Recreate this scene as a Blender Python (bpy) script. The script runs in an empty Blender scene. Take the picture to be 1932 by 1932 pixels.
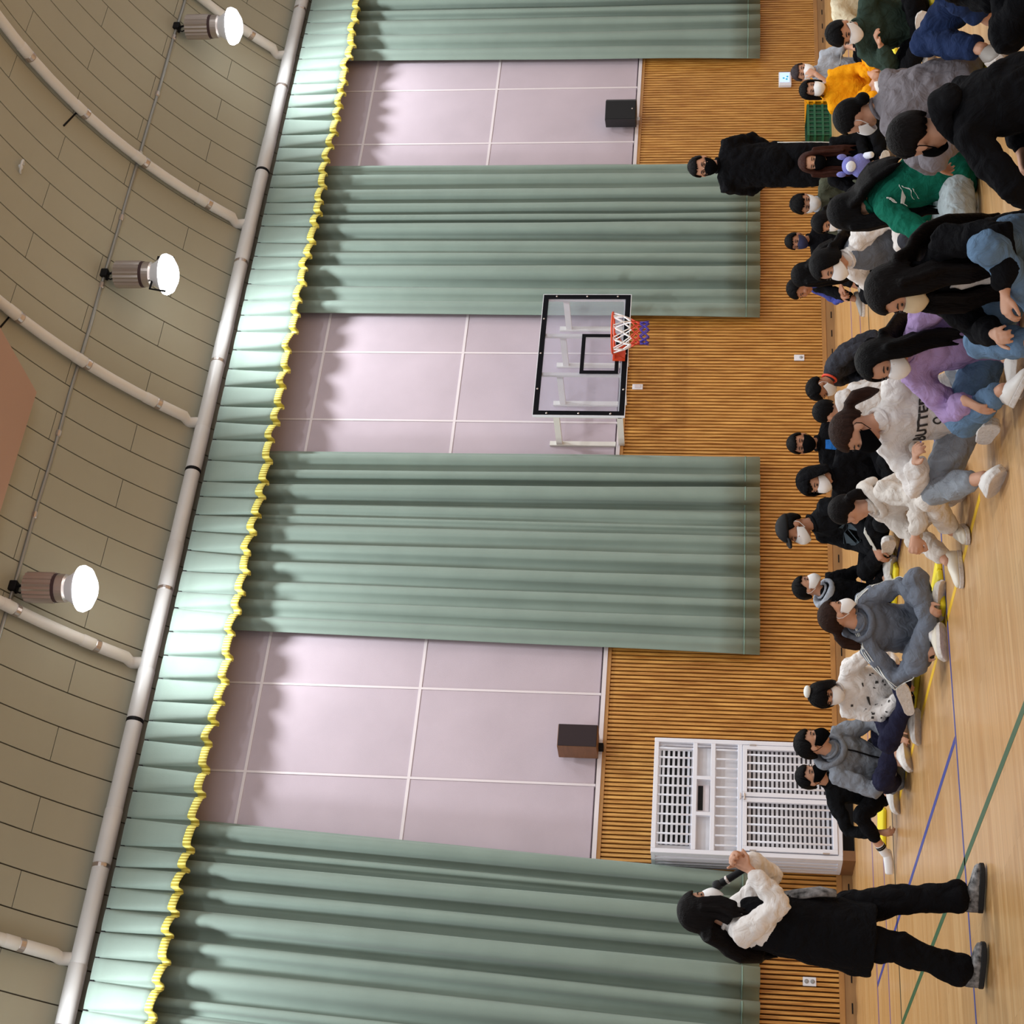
import bpy, bmesh, math, random
from mathutils import Vector, Matrix, Quaternion
from math import sin, cos, pi, radians, sqrt, atan2, asin

random.seed(7)
SC = bpy.context.scene
COL = SC.collection

# ------------------------------------------------------------------ camera
# world: X runs along the far wall, Y towards it, Z up. The phone was held on its
# side, so the world's up points to the left of the picture.
CAM_H = 1.40
FPX = 3022.27
C_R = Vector((0.83773, -0.54578, 0.01836))      # photograph's right when held upright
C_D = Vector((0.08383, 0.09530, -0.99191))      # down
C_F = Vector((0.53962, 0.83249, 0.12559))       # forward
cam_data = bpy.data.cameras.new('camera')
cam_data.sensor_width = 36.0
cam_data.lens = FPX / 1932 * 36.0
cam_data.clip_end = 200
cam = bpy.data.objects.new('camera', cam_data)
COL.objects.link(cam)
m = Matrix.Identity(4)
for i in range(3):
    m[i][0] = C_D[i]; m[i][1] = C_R[i]; m[i][2] = -C_F[i]
m[0][3], m[1][3], m[2][3] = 0, 0, CAM_H
cam.matrix_world = m
SC.camera = cam

# ------------------------------------------------------------------ world, exposure
world = bpy.data.worlds.new('daylight')
SC.world = world
world.use_nodes = True
world.node_tree.nodes['Background'].inputs[0].default_value = (0.97, 0.98, 1.0, 1)
world.node_tree.nodes['Background'].inputs[1].default_value = 0.95
SC.view_settings.view_transform = 'Standard'
SC.view_settings.look = 'None'
SC.view_settings.gamma = 1
SC.view_settings.use_curve_mapping = False
SC.view_settings.exposure = -0.25
LAMP_W = 165.0

# ------------------------------------------------------------------ helpers
def srgb(r, g, b):
    f = lambda c: (c / 255 / 12.92) if c / 255 <= 0.04045 else ((c / 255 + 0.055) / 1.055) ** 2.4
    return (f(r), f(g), f(b), 1.0)

def at_floor(x, y, z=0.0):
    d = C_R * ((1932 - y - 966) / FPX) + C_D * ((x - 966) / FPX) + C_F
    k = (z - CAM_H) / d.z
    return Vector((d.x * k, d.y * k, z))

MATS = {}
def mat(name, col, rough=0.6, metal=0.0, var=0.0, vscale=4.0, bump=0.0, bscale=60.0, stretch=(1, 1, 1), spec=None, trans=0.0, emit=0.0, ior=1.45, sheen=0.0, col2=None):
    if name in MATS: return MATS[name]
    M = bpy.data.materials.new(name); M.use_nodes = True
    nt = M.node_tree; b = nt.nodes['Principled BSDF']
    c = col if len(col) == 4 else (*col, 1)
    b.inputs['Base Color'].default_value = c
    b.inputs['Roughness'].default_value = rough
    b.inputs['Metallic'].default_value = metal
    b.inputs['IOR'].default_value = ior
    if spec is not None: b.inputs['Specular IOR Level'].default_value = spec
    if trans: b.inputs['Transmission Weight'].default_value = trans
    if sheen: b.inputs['Sheen Weight'].default_value = sheen
    if emit:
        b.inputs['Emission Color'].default_value = c
        b.inputs['Emission Strength'].default_value = emit
    if var or bump:
        tc = nt.nodes.new('ShaderNodeTexCoord'); mp = nt.nodes.new('ShaderNodeMapping')
        mp.inputs['Scale'].default_value = stretch
        nt.links.new(tc.outputs['Object'], mp.inputs[0])
    if var:
        n = nt.nodes.new('ShaderNodeTexNoise'); n.inputs['Scale'].default_value = vscale; n.inputs['Detail'].default_value = 5
        nt.links.new(mp.outputs[0], n.inputs['Vector'])
        r = nt.nodes.new('ShaderNodeValToRGB')
        d = col2 if col2 else tuple(max(0, x * (1 - var)) for x in c[:3]) + (1,)
        u = tuple(min(1, x * (1 + var)) for x in c[:3]) + (1,)
        r.color_ramp.elements[0].color = d; r.color_ramp.elements[1].color = u
        r.color_ramp.elements[0].position = 0.3; r.color_ramp.elements[1].position = 0.7
        nt.links.new(n.outputs['Fac'], r.inputs[0]); nt.links.new(r.outputs[0], b.inputs['Base Color'])
    if bump:
        n2 = nt.nodes.new('ShaderNodeTexNoise'); n2.inputs['Scale'].default_value = bscale; n2.inputs['Detail'].default_value = 4
        nt.links.new(mp.outputs[0], n2.inputs['Vector'])
        bp = nt.nodes.new('ShaderNodeBump'); bp.inputs['Strength'].default_value = bump; bp.inputs['Distance'].default_value = 0.01
        nt.links.new(n2.outputs['Fac'], bp.inputs['Height']); nt.links.new(bp.outputs[0], b.inputs['Normal'])
    MATS[name] = M
    return M

def tag(o, label=None, cat=None, group=None, kind=None):
    if label: o['label'] = label
    if cat: o['category'] = cat
    if group: o['group'] = group
    if kind: o['kind'] = kind
    return o

def empty(name, loc=(0, 0, 0), rz=0.0, parent=None):
    o = bpy.data.objects.new(name, None); COL.objects.link(o)
    o.location = loc; o.rotation_euler = (0, 0, rz); o.parent = parent
    o.empty_display_size = 0.1
    return o

class MB:
    def __init__(s): s.v = []; s.f = []
    def add(s, vs, fs):
        o = len(s.v); s.v += [tuple(p) for p in vs]; s.f += [tuple(i + o for i in q) for q in fs]; return s
    def box(s, x0, x1, y0, y1, z0, z1):
        vs = [(x, y, z) for x in (x0, x1) for y in (y0, y1) for z in (z0, z1)]
        return s.add(vs, [(0, 1, 3, 2), (4, 6, 7, 5), (0, 4, 5, 1), (2, 3, 7, 6), (0, 2, 6, 4), (1, 5, 7, 3)])
    def cbox(s, c, sx, sy, sz):
        return s.box(c[0]-sx/2, c[0]+sx/2, c[1]-sy/2, c[1]+sy/2, c[2]-sz/2, c[2]+sz/2)
    def tube(s, path, rad, n=10, side=None, cap=True, closed=False, capr=0.55):
        """rad: per point, a number or (side radius, other radius)"""
        P = [Vector(p) for p in path]; k = len(P)
        if not isinstance(rad, (list,)): rad = [rad] * k
        rad = [(r, r) if not isinstance(r, tuple) else r for r in rad]
        base = len(s.v); vs = []; fs = []
        prev = None
        for i in range(k):
            if closed: t = P[(i+1) % k] - P[i-1]
            else: t = P[min(i+1, k-1)] - P[max(i-1, 0)]
            t = t.normalized() if t.length > 1e-9 else Vector((0, 0, 1))
            if side is not None:
                sd = Vector(side[i]) if isinstance(side, list) else Vector(side)
            elif prev is not None: sd = prev
            else: sd = Vector((0, 0, 1)) if abs(t.z) < 0.8 else Vector((1, 0, 0))
            a = sd - t * sd.dot(t)
            if a.length < 1e-6: a = t.orthogonal()
            a.normalize(); b = t.cross(a); prev = a
            for j in range(n):
                w = 2 * pi * j / n
                vs.append(P[i] + a * (rad[i][0] * cos(w)) + b * (rad[i][1] * sin(w)))
        rng = k if closed else k - 1
        for i in range(rng):
            for j in range(n):
                i2 = (i + 1) % k
                fs.append((i*n+j, i*n+(j+1) % n, i2*n+(j+1) % n, i2*n+j))
        if cap and not closed:
            for (i, sg) in ((0, -1), (k-1, 1)):
                t = (P[1]-P[0]).normalized() if i == 0 else (P[-1]-P[-2]).normalized()
                r = min(rad[i]) * capr
                c = len(vs); 
                ctr = P[i]
                ring = [ctr + (Vector(vs[i*n+j]) - ctr) * 0.72 + t * (sg * r * 0.75) for j in range(n)]
                vs += ring; vs.append(ctr + t * (sg * r))
                for j in range(n):
                    q = (i*n+j, c+j, c+(j+1) % n, i*n+(j+1) % n); tr = (c+j, c+n, c+(j+1) % n)
                    if sg > 0: q = q[::-1]; tr = tr[::-1]
                    fs.append(q); fs.append(tr)
        return s.add(vs, fs)
    def ell(s, c, r, n=12, m=8, M3=None):
        vs = []; fs = []; c = Vector(c)
        for i in range(m+1):
            th = pi * i / m
            for j in range(n):
                ph = 2*pi*j/n
                p = Vector((r[0]*sin(th)*cos(ph), r[1]*sin(th)*sin(ph), r[2]*cos(th)))
                if M3: p = M3 @ p
                vs.append(c + p)
        for i in range(m):
            for j in range(n):
                fs.append((i*n+j, (i+1)*n+j, (i+1)*n+(j+1) % n, i*n+(j+1) % n))
        return s.add(vs, fs)
    def lathe(s, prof, n=24, c=(0, 0, 0), close=True):
        vs = []; fs = []
        for (r, z) in prof:
            for j in range(n):
                a = 2*pi*j/n; vs.append((c[0]+r*cos(a), c[1]+r*sin(a), c[2]+z))
        for i in range(len(prof)-1):
            for j in range(n): fs.append((i*n+j, i*n+(j+1) % n, (i+1)*n+(j+1) % n, (i+1)*n+j))
        if close:
            fs.append(tuple(range(n))[::-1]); fs.append(tuple((len(prof)-1)*n+j for j in range(n)))
        return s.add(vs, fs)
    def grid(s, fn, nu, nv):
        vs = [fn(i/nu, j/nv) for i in range(nu+1) for j in range(nv+1)]
        fs = [(i*(nv+1)+j, (i+1)*(nv+1)+j, (i+1)*(nv+1)+j+1, i*(nv+1)+j+1) for i in range(nu) for j in range(nv)]
        return s.add(vs, fs)
    def mesh(s, name):
        me = bpy.data.meshes.new(name); me.from_pydata(s.v, [], s.f); me.update(); return me
    def build(s, name, material=None, parent=None, smooth=False, loc=(0, 0, 0), bevel=0.0, recalc=True):
        me = s.mesh(name)
        if recalc:
            bm = bmesh.new(); bm.from_mesh(me); bmesh.ops.recalc_face_normals(bm, faces=bm.faces); bm.to_mesh(me); bm.free()
        if smooth: me.polygons.foreach_set('use_smooth', [True]*len(me.polygons))
        o = bpy.data.objects.new(name, me); COL.objects.link(o)
        if material: me.materials.append(material)
        o.location = loc; o.parent = parent
        if bevel:
            b = o.modifiers.new('bevel', 'BEVEL'); b.width = bevel; b.segments = 2; b.limit_method = 'ANGLE'
        return o

def link_copy(o, parent=None, loc=None):
    c = o.copy(); COL.objects.link(c); c.parent = parent
    if loc is not None: c.location = loc
    return c

# ------------------------------------------------------------------ materials of the hall
M_pink = mat('pink_acoustic_cloth', srgb(184, 171, 180), 0.95, var=0.06, vscale=1.3, bump=0.25, bscale=240, spec=0.1)
M_strip = mat('pale_joint_strip', srgb(214, 205, 208), 0.5)
M_plaster = mat('pale_wall_paint', srgb(196, 180, 182), 0.8)
M_ceil = mat('beige_ceiling_board', srgb(160, 156, 138), 0.75, var=0.05, vscale=0.8)
M_ceil_gap = mat('ceiling_joint', srgb(92, 74, 58), 0.9)
M_curtain = mat('sage_curtain_cloth', srgb(128, 144, 135), 0.85, var=0.05, vscale=2.5, bump=0.15, bscale=160, sheen=0.15, spec=0.2)
M_fringe = mat('yellow_fringe', srgb(225, 205, 60), 0.8)
M_whitepipe = mat('white_painted_pipe', srgb(214, 210, 204), 0.45, var=0.05, vscale=2)
M_greypipe = mat('grey_painted_pipe', srgb(208, 208, 208), 0.4, var=0.06, vscale=2)
M_steel = mat('brushed_steel', srgb(190, 180, 175), 0.32, metal=0.85)
M_dark = mat('black_plastic', srgb(16, 15, 17), 0.6, spec=0.2)
M_white = mat('white_enamel', srgb(226, 228, 236), 0.4)
M_trimwood = mat('varnished_trim_wood', srgb(168, 120, 66), 0.45, var=0.15, vscale=3, stretch=(1, 6, 8))

def wood_slats():
    M = bpy.data.materials.new('golden_wood_slat'); M.use_nodes = True; nt = M.node_tree; b = nt.nodes['Principled BSDF']
    tc = nt.nodes.new('ShaderNodeTexCoord'); mp = nt.nodes.new('ShaderNodeMapping'); mp.inputs['Scale'].default_value = (30, 30, 1.6)
    oi = nt.nodes.new('ShaderNodeObjectInfo'); ad = nt.nodes.new('ShaderNodeVectorMath'); ad.operation = 'ADD'
    nt.links.new(tc.outputs['Object'], mp.inputs[0]); nt.links.new(mp.outputs[0], ad.inputs[0])
    mul = nt.nodes.new('ShaderNodeMath'); mul.operation = 'MULTIPLY'; mul.inputs[1].default_value = 50
    nt.links.new(oi.outputs['Random'], mul.inputs[0]); nt.links.new(mul.outputs[0], ad.inputs[1])
    n = nt.nodes.new('ShaderNodeTexNoise'); n.inputs['Scale'].default_value = 2.2; n.inputs['Detail'].default_value = 6
    nt.links.new(ad.outputs[0], n.inputs['Vector'])
    r = nt.nodes.new('ShaderNodeValToRGB')
    r.color_ramp.elements[0].color = srgb(158, 100, 34); r.color_ramp.elements[1].color = srgb(222, 168, 88)
    r.color_ramp.elements[0].position = 0.3; r.color_ramp.elements[1].position = 0.72
    nt.links.new(n.outputs['Fac'], r.inputs[0]); nt.links.new(r.outputs[0], b.inputs['Base Color'])
    b.inputs['Roughness'].default_value = 0.42
    return M
M_slat = wood_slats()

def floor_mat():
    M = bpy.data.materials.new('varnished_maple_boards'); M.use_nodes = True; nt = M.node_tree; b = nt.nodes['Principled BSDF']
    tc = nt.nodes.new('ShaderNodeTexCoord')
    br = nt.nodes.new('ShaderNodeTexBrick'); br.inputs['Scale'].default_value = 1.0
    br.inputs['Brick Width'].default_value = 1.1; br.inputs['Row Height'].default_value = 0.06
    br.inputs['Mortar Size'].default_value = 0.0012; br.inputs['Mortar Smooth'].default_value = 0.6; br.inputs['Bias'].default_value = 0.0
    br.inputs['Color1'].default_value = srgb(198, 150, 92); br.inputs['Color2'].default_value = srgb(214, 171, 116)
    br.inputs['Mortar'].default_value = srgb(150, 108, 62)
    br.offset = 0.37
    nt.links.new(tc.outputs['Object'], br.inputs['Vector'])
    mp = nt.nodes.new('ShaderNodeMapping'); mp.inputs['Scale'].default_value = (1.2, 22, 1)
    nt.links.new(tc.outputs['Object'], mp.inputs[0])
    n = nt.nodes.new('ShaderNodeTexNoise'); n.inputs['Scale'].default_value = 1.6; n.inputs['Detail'].default_value = 6
    nt.links.new(mp.outputs[0], n.inputs['Vector'])
    r = nt.nodes.new('ShaderNodeValToRGB'); r.color_ramp.elements[0].color = (0.64, 0.60, 0.54, 1); r.color_ramp.elements[1].color = (1.12, 1.10, 1.08, 1)
    nt.links.new(n.outputs['Fac'], r.inputs[0])
    mx = nt.nodes.new('ShaderNodeMix'); mx.data_type = 'RGBA'; mx.blend_type = 'MULTIPLY'; mx.inputs['Factor'].default_value = 1.0
    nt.links.new(br.outputs['Color'], mx.inputs['A']); nt.links.new(r.outputs[0], mx.inputs['B'])
    nt.links.new(mx.outputs['Result'], b.inputs['Base Color'])
    b.inputs['Roughness'].default_value = 0.36
    b.inputs['Coat Weight'].default_value = 0.25; b.inputs['Coat Roughness'].default_value = 0.15
    return M
M_floor = floor_mat()

# ------------------------------------------------------------------ floor
WY = 15.33                       # the wall's plane
XA, XB = -6.0, 26.0
YB = -8.0
floor = tag(MB().box(XA, XB, YB, WY + 0.3, -0.2, 0).build('floor', M_floor), kind='structure')
M_blue = mat('blue_court_paint', srgb(48, 62, 140), 0.4)
M_green = mat('green_court_paint', srgb(38, 84, 52), 0.4)
M_yel = mat('yellow_court_paint', srgb(222, 178, 40), 0.4)
M_purp = mat('faded_violet_court_paint', srgb(112, 84, 130), 0.45)
M_black = mat('dark_court_paint', srgb(58, 52, 36), 0.45)
def mark(x0, x1, y0, y1, M):
    MB().box(x0, x1, y0, y1, -0.004, 0.0012).build('court_line', M, floor)
mark(3.33, 3.38, -6, 11.88, M_green); mark(3.39, 22, 11.825, 11.865, M_black)
mark(4.08, 4.125, 8.66, 13.38, M_blue)
mark(-4, 22, 8.61, 8.645, M_blue); mark(-4, 22, 13.36, 13.41, M_purp); mark(-4, 22, 12.54, 12.58, M_purp)
mark(4.86, 4.91, 7.3, 11.4, M_yel); mark(6.58, 6.63, 8.66, 13.36, M_blue)

# ------------------------------------------------------------------ far wall
wall = tag(MB().box(XA, XB, WY + 0.05, WY + 0.3, 0, 8.2).build('wall_far', M_plaster), kind='structure')
# wainscot backing, slats, rails
MB().box(XA, XB, WY + 0.02, WY + 0.05, 0.0, 2.50).build('backing_board', mat('dark_slot', srgb(38, 20, 6), 0.9), wall)
PITCH = 0.0475
slat_me = None
rest = MB(); nslat = 0
x = 3.2
while x < 20.8:
    if nslat < 300:
        if slat_me is None:
            o = MB().box(-0.0148, 0.0148, -0.018, 0.022, -1.16, 1.16).build('slat', M_slat, wall); slat_me = o
        else:
            o = link_copy(slat_me, wall)
        o.location = (x, WY, 1.315)
    else:
        rest.box(x - 0.0148, x + 0.0148, WY - 0.018, WY + 0.022, 0.155, 2.475)
    nslat += 1; x += PITCH
for xx in [i * 0.19 - 5.9 for i in range(48)]: pass
if rest.v: tag(rest.build('slat_run', M_slat, wall), kind='stuff')
tag(MB().box(XA, XB, WY - 0.03, WY + 0.05, 2.475, 2.515).build('trim_1', M_trimwood), kind='structure')
tag(MB().box(XA, XB, WY - 0.035, WY + 0.05, 2.515, 2.56).build('trim_2', M_strip), kind='structure')
tag(MB().box(XA, XB, WY - 0.03, WY + 0.05, 0.105, 0.155).build('trim_3', M_trimwood), kind='structure')
base = tag(MB().box(XA, XB, WY - 0.022, WY + 0.05, 0.0, 0.105).build('baseboard_far', mat('baseboard_wood', srgb(150, 112, 70), 0.5, var=0.12, vscale=2, stretch=(1, 4, 10))), kind='structure')
slot = None; k = 0; x = 3.3
while x < 20.5:
    if slot is None: slot = MB().box(-0.05, 0.05, -0.002, 0.004, -0.006, 0.006).build('vent_slot', M_dark, base); o = slot
    else: o = link_copy(slot, base)
    o.location = (x, WY - 0.023, 0.038); x += 0.29

# pink acoustic panels: three bays between the curtains
BAYS = [(5.2, 6.60, 7.64, 8.75), (9.9, 11.21, 12.25, 13.3), (14.6, 15.87, 16.92, 18.0)]
ROWS = [2.565, 4.515, 6.27, 7.42]
for b in BAYS:
    for i in range(3):
        for j in range(3):
            MB().box(b[i] + 0.012, b[i+1] - 0.012, WY - 0.015, WY + 0.05, ROWS[j] + 0.012, ROWS[j+1] - 0.012).build('acoustic_panel', M_pink, wall, bevel=0.006)
    for xx in b[1:3]:
        MB().box(xx - 0.0125, xx + 0.0125, WY - 0.021, WY + 0.05, ROWS[0], ROWS[3]).build('joint_strip', M_strip, wall)
    for zz in ROWS[1:3]:
        MB().box(b[0], b[3], WY - 0.020, WY + 0.05, zz - 0.016, zz + 0.016).build('joint_strip', M_strip, wall)

# ------------------------------------------------------------------ curved ceiling
CC, CR = (10.10, 3.32), 6.60
def ceil_pt(sv):
    """point (Y, Z) at arc length sv up from the wall"""
    a0 = radians(38.5)                     # direction angle at the wall, from the vertical axis of the arc
    th0 = atan2(7.60 - CC[1], 15.12 - CC[0])
    th = th0 + sv / CR
    lim = radians(80)
    if th <= lim: return (CC[0] + CR*cos(th), CC[1] + CR*sin(th))
    y, z = CC[0] + CR*cos(lim), CC[1] + CR*sin(lim); e = (th - lim) * CR
    return (y - e*sin(lim), z + e*cos(lim))
def ceil_n(sv):
    a = ceil_pt(sv - 0.01); b = ceil_pt(sv + 0.01); t = Vector((0, b[0]-a[0], b[1]-a[1])).normalized()
    return Vector((0, t.z, -t.y)) if t.y < 0 else Vector((0, -t.z, t.y))
SMAX = 20.0
cb = MB()
NS = 60
for i in range(NS + 1):
    sv = -0.35 + (SMAX + 0.35) * i / NS
    y, z = ceil_pt(sv)
    cb.v += [(XA, y, z + 0.02), (XB, y, z + 0.02), (XA, y, z + 0.3), (XB, y, z + 0.3)]
for i in range(NS):
    a = i*4; c = a+4
    cb.f += [(a, a+1, c+1, c), (a+2, c+2, c+3, a+3), (a, c, c+2, a+2), (a+1, a+3, c+3, c+1)]
ceil_o = tag(cb.build('ceiling', M_ceil_gap, smooth=False), kind='structure')
PW = 0.388
def plank_mesh(s0, s1):
    mb = MB(); n = max(2, int((s1 - s0) / 0.2)); w = PW/2 - 0.0075
    for i in range(n+1):
        sv = s0 + 0.004 + (s1 - s0 - 0.008) * i / n
        y, z = ceil_pt(sv); nn = ceil_n(sv); p = Vector((0, y, z)); q = p - nn * 0.03
        mb.v += [(-w, p.y, p.z), (w, p.y, p.z), (-w, q.y, q.z), (w, q.y, q.z)]
    for i in range(n):
        a = i*4; c = a+4
        mb.f += [(a, a+1, c+1, c), (a+2, c+2, c+3, a+3), (a, c, c+2, a+2), (a+1, a+3, c+3, c+1)]
    mb.f += [(0, 2, 3, 1), (n*4, n*4+1, n*4+3, n*4+2)]
    return mb
JA = [-0.3, 0.73, 2.67, 4.61, 6.55]
JB = [-0.3, 1.72, 3.66, 5.60, 7.54]
protos = {}
k = 0; x = 12.14 - PW/2 - 22*PW
restp = MB()
while x < 20.6:
    J = JA if k % 2 == 0 else JB
    for i in range(4):
        if (x > 14 or i < 3) or i < 3:
            key = (k % 2, i)
            if key not in protos:
                protos[key] = plank_mesh(J[i], J[i+1]).build('ceiling_board', M_ceil, ceil_o); o = protos[key]
            else: o = link_copy(protos[key], ceil_o)
            o.location = (x, 0, 0)
    mb = plank_mesh(J[4], SMAX - 0.1)
    restp.add([(v[0] + x, v[1], v[2]) for v in mb.v], mb.f)
    k += 1; x += PW
tag(restp.build('far_boards', M_ceil, ceil_o), kind='stuff')
# cornice strip between ceiling and wall
tag(MB().box(XA, XB, 15.13, WY + 0.06, 7.50, 7.66).build('trim_4', M_plaster), kind='structure')

# ------------------------------------------------------------------ wall pipe and the pipes up the ceiling
PZ, PY = 7.48, 15.02
pipe = empty('wall_pipe', (3.0, PY, PZ))
tag(pipe, 'long thick grey-white pipe running above the pleated valance along the wall', 'pipe')
xs = [3.0 - 3.0, 0.9]
MB().tube([(-2.5, 0, 0), (18.5, 0, 0)], 0.088, 20).build('pipe_run', M_greypipe, pipe, smooth=True)
x = 0.75
while x < 17.5:
    MB().tube([(x, 0, 0), (x + 0.03, 0, 0)], 0.093, 20).build('joint_band', M_dark if int(x*10) % 3 == 0 else M_steel, pipe, smooth=False)
    MB().tube([(x + 0.05, 0, 0), (x + 0.62, 0, 0)], 0.0925, 20).build('sleeve', M_greypipe, pipe, smooth=True)
    x += 1.615
RIBX = [4.43, 7.69, 10.93, 14.14, 17.36]
RIBL = ['white ceiling pipe curving up above the leftmost curtain', 'white ceiling pipe joining the wall pipe above the brown speaker bay',
        'white ceiling pipe rising above the basketball hoop', 'white ceiling pipe rising above the curtain behind the hoop', 'white ceiling pipe partly behind the rightmost lamp']
for rx, lb in zip(RIBX, RIBL):
    r = empty('ceiling_pipe', (rx, PY, PZ)); tag(r, lb, 'pipe', 'pipes up the curved ceiling')
    pts = []
    for i in range(26):
        sv = 0.22 + i * 0.33
        y, z = ceil_pt(sv); n = ceil_n(sv); p = Vector((0, y, z)) - n * (-0.11 if n.z < 0 else 0.11)
        pts.append((0, p.y - PY, p.z - PZ))
    first = Vector(pts[0])
    MB().tube([(0, 0, 0.05), (0, 0.0, first.z - 0.02), first] + pts[1:2], [0.066]*4, 16).build('elbow', M_whitepipe, r, smooth=True)
    MB().tube(pts, 0.062, 16).build('pipe_run', M_whitepipe, r, smooth=True)
    for i in range(1, 24, 3):
        a, b = Vector(pts[i]), Vector(pts[i+1]); d = (b-a).normalized()
        MB().tube([a, a + d*0.05], 0.070, 16).build('clamp', M_steel, r)
        MB().tube([a + d*0.06, a + d*0.2], 0.067, 16).build('sleeve', M_whitepipe, r, smooth=True)
    if rx in (10.93, 14.14):
        a = Vector(pts[7]); MB().tube([a, a + Vector((-0.02, -0.05, 0.12)), a + Vector((-0.34, -0.15, 0.16))], 0.012, 8).build('strut', M_dark, r)

# ------------------------------------------------------------------ lamps on their conduit
def ceil_at_y(Y):
    lo, hi = -0.3, 10
    for _ in range(50):
        mid = (lo+hi)/2
        if ceil_pt(mid)[0] > Y: lo = mid
        else: hi = mid
    return ceil_pt(lo)[1]
CY = 13.9; CZ = ceil_at_y(CY) - 0.045
con = empty('ceiling_conduit', (3, CY, CZ)); tag(con, 'thin grey conduit running across the ceiling boards and linking the lamps', 'conduit')
MB().tube([(-3 + i*0.5, 0.004*sin(i*1.7), 0.004*cos(i*2.1)) for i in range(41)], 0.022, 10).build('conduit_run', mat('galvanised', srgb(150, 150, 146), 0.4, metal=0.6), con, smooth=True)
x = 0.4
while x < 17:
    MB().tube([(x, 0, 0), (x + 0.06, 0, 0)], 0.032, 10).build('coupling', M_steel, con); x += 1.085
M_lampglow = mat('lit_diffuser', (0.93, 0.97, 1.0, 1), 0.5, emit=14.0)
M_lampbowl = mat('lamp_reflector', srgb(225, 228, 235), 0.35)
LAMPS = [(16.65, 'high bay lamp hanging nearest the rightmost curtain, its bowl glowing white'),
         (12.28, 'middle high bay lamp with a black yoke, glowing white'),
         (7.96, 'high bay lamp hanging nearest the brown speaker bay, its bowl glowing white')]
def lamp(X, Y, label, yoke=False, hz=None):
    hub = hz if hz else CZ
    r = empty('high_bay_lamp', (X, Y, hub)); tag(r, label, 'lamp', 'high bay lamps')
    g = MB(); g.cbox((0, 0, 0), 0.12, 0.10, 0.09); g.build('junction_box', M_dark, r, bevel=0.015)
    g = MB()
    g.tube([(0, 0, -0.03), (0.03, 0, -0.10), (0, 0, -0.17)], 0.014, 8).tube([(-0.04, 0, 0), (-0.06, 0.02, -0.08), (-0.02, 0, -0.17)], 0.009, 8)
    g.build('hook', M_dark, r, smooth=True)
    g = MB(); n = 20; prof = []
    ang = []
    for j in range(n*2):
        rr = 0.165 if j % 2 == 0 else 0.15; a = 2*pi*j/(n*2); ang.append((rr*cos(a), rr*sin(a)))
    vs = [(x, y, z) for z in (-0.15, -0.46) for (x, y) in ang]; N = n*2
    fs = [(j, (j+1) % N, N+(j+1) % N, N+j) for j in range(N)] + [tuple(range(N)), tuple(range(N, 2*N))]
    g.add(vs, fs).build('heat_sink', M_steel, r)
    MB().lathe([(0.155, -0.46), (0.155, -0.495)], 28).build('dark_band', mat('maroon_band', srgb(60, 38, 40), 0.5), r)
    MB().lathe([(0.15, -0.495), (0.15, -0.58), (0.13, -0.60)], 28).build('collar', M_steel, r, smooth=False)
    MB().lathe([(0.12, -0.58), (0.15, -0.64), (0.235, -0.75), (0.245, -0.76), (0.232, -0.762), (0.14, -0.645)], 36, close=False).build('reflector', M_lampbowl, r, smooth=True)
    MB().lathe([(0.238, -0.735), (0.245, -0.765), (0.22, -0.82), (0.13, -0.875), (0.02, -0.89)], 36).build('diffuser', M_lampglow, r, smooth=True)
    if yoke:
        MB().tube([(-0.26, 0, -0.80), (-0.25, -0.03, -0.62), (0.25, -0.03, -0.62), (0.26, 0, -0.80)], 0.014, 8).build('yoke', M_dark, r)
    ld = bpy.data.lights.new('lamp_light', 'AREA'); ld.shape = 'DISK'; ld.size = 0.42; ld.energy = LAMP_W; ld.color = (0.92, 0.965, 1.0); ld.spread = radians(158)
    lo = bpy.data.objects.new('lamp_light', ld); COL.objects.link(lo); lo.parent = r; lo.location = (0, 0, -0.91)
    return r
for i, (X, lb) in enumerate(LAMPS): lamp(X, CY, lb, yoke=(i == 1))
# unseen lamps of the same kind, added out of view to light the hall
for X in (3.62,):
    lamp(X, CY, 'unseen high bay lamp added further along the conduit, left of the picture')
n = 0
for Y in (8.6, 3.4):
    for X in (3.62, 7.96, 12.28, 16.65):
        n += 1
        lamp(X, Y, 'unseen high bay lamp added overhead in nearer rows to light the hall', hz=ceil_at_y(Y) - 0.05)

# suspended panel under the ceiling
sp = empty('ceiling_screen_box', (8.0, 12.2, 8.8)); tag(sp, 'flat brownish-pink box hanging under the ceiling boards', 'box')
g = MB().box(-2.2, 2.148, -1.6, 1.218, 0, 0.22); g.build('casing', mat('terracotta_paint', srgb(176, 142, 124), 0.8), sp, bevel=0.01)
for hx in (-1.8, 1.8):
    MB().tube([(hx, 0.3, 0.2), (hx, 0.3, ceil_at_y(12.5) - 8.8)], 0.012, 8).build('hanger', M_steel, sp)
# ring on the ceiling
d = empty('ceiling_ring', (12.78, 12.62, ceil_at_y(12.62) - 0.03)); tag(d, 'small round grey ring on the ceiling boards between two pipes', 'ring')
MB().tube([(0.075*cos(2*pi*i/20), 0.075*sin(2*pi*i/20), -0.02 + 0.03*sin(2*pi*i/20)) for i in range(20)], 0.014, 8, closed=True, side=(0, 0, 1)).build('loop', M_greypipe, d, smooth=True)
MB().lathe([(0.03, 0.05), (0.03, -0.02), (0.012, -0.03)], 14).build('mount', M_greypipe, d)

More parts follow.
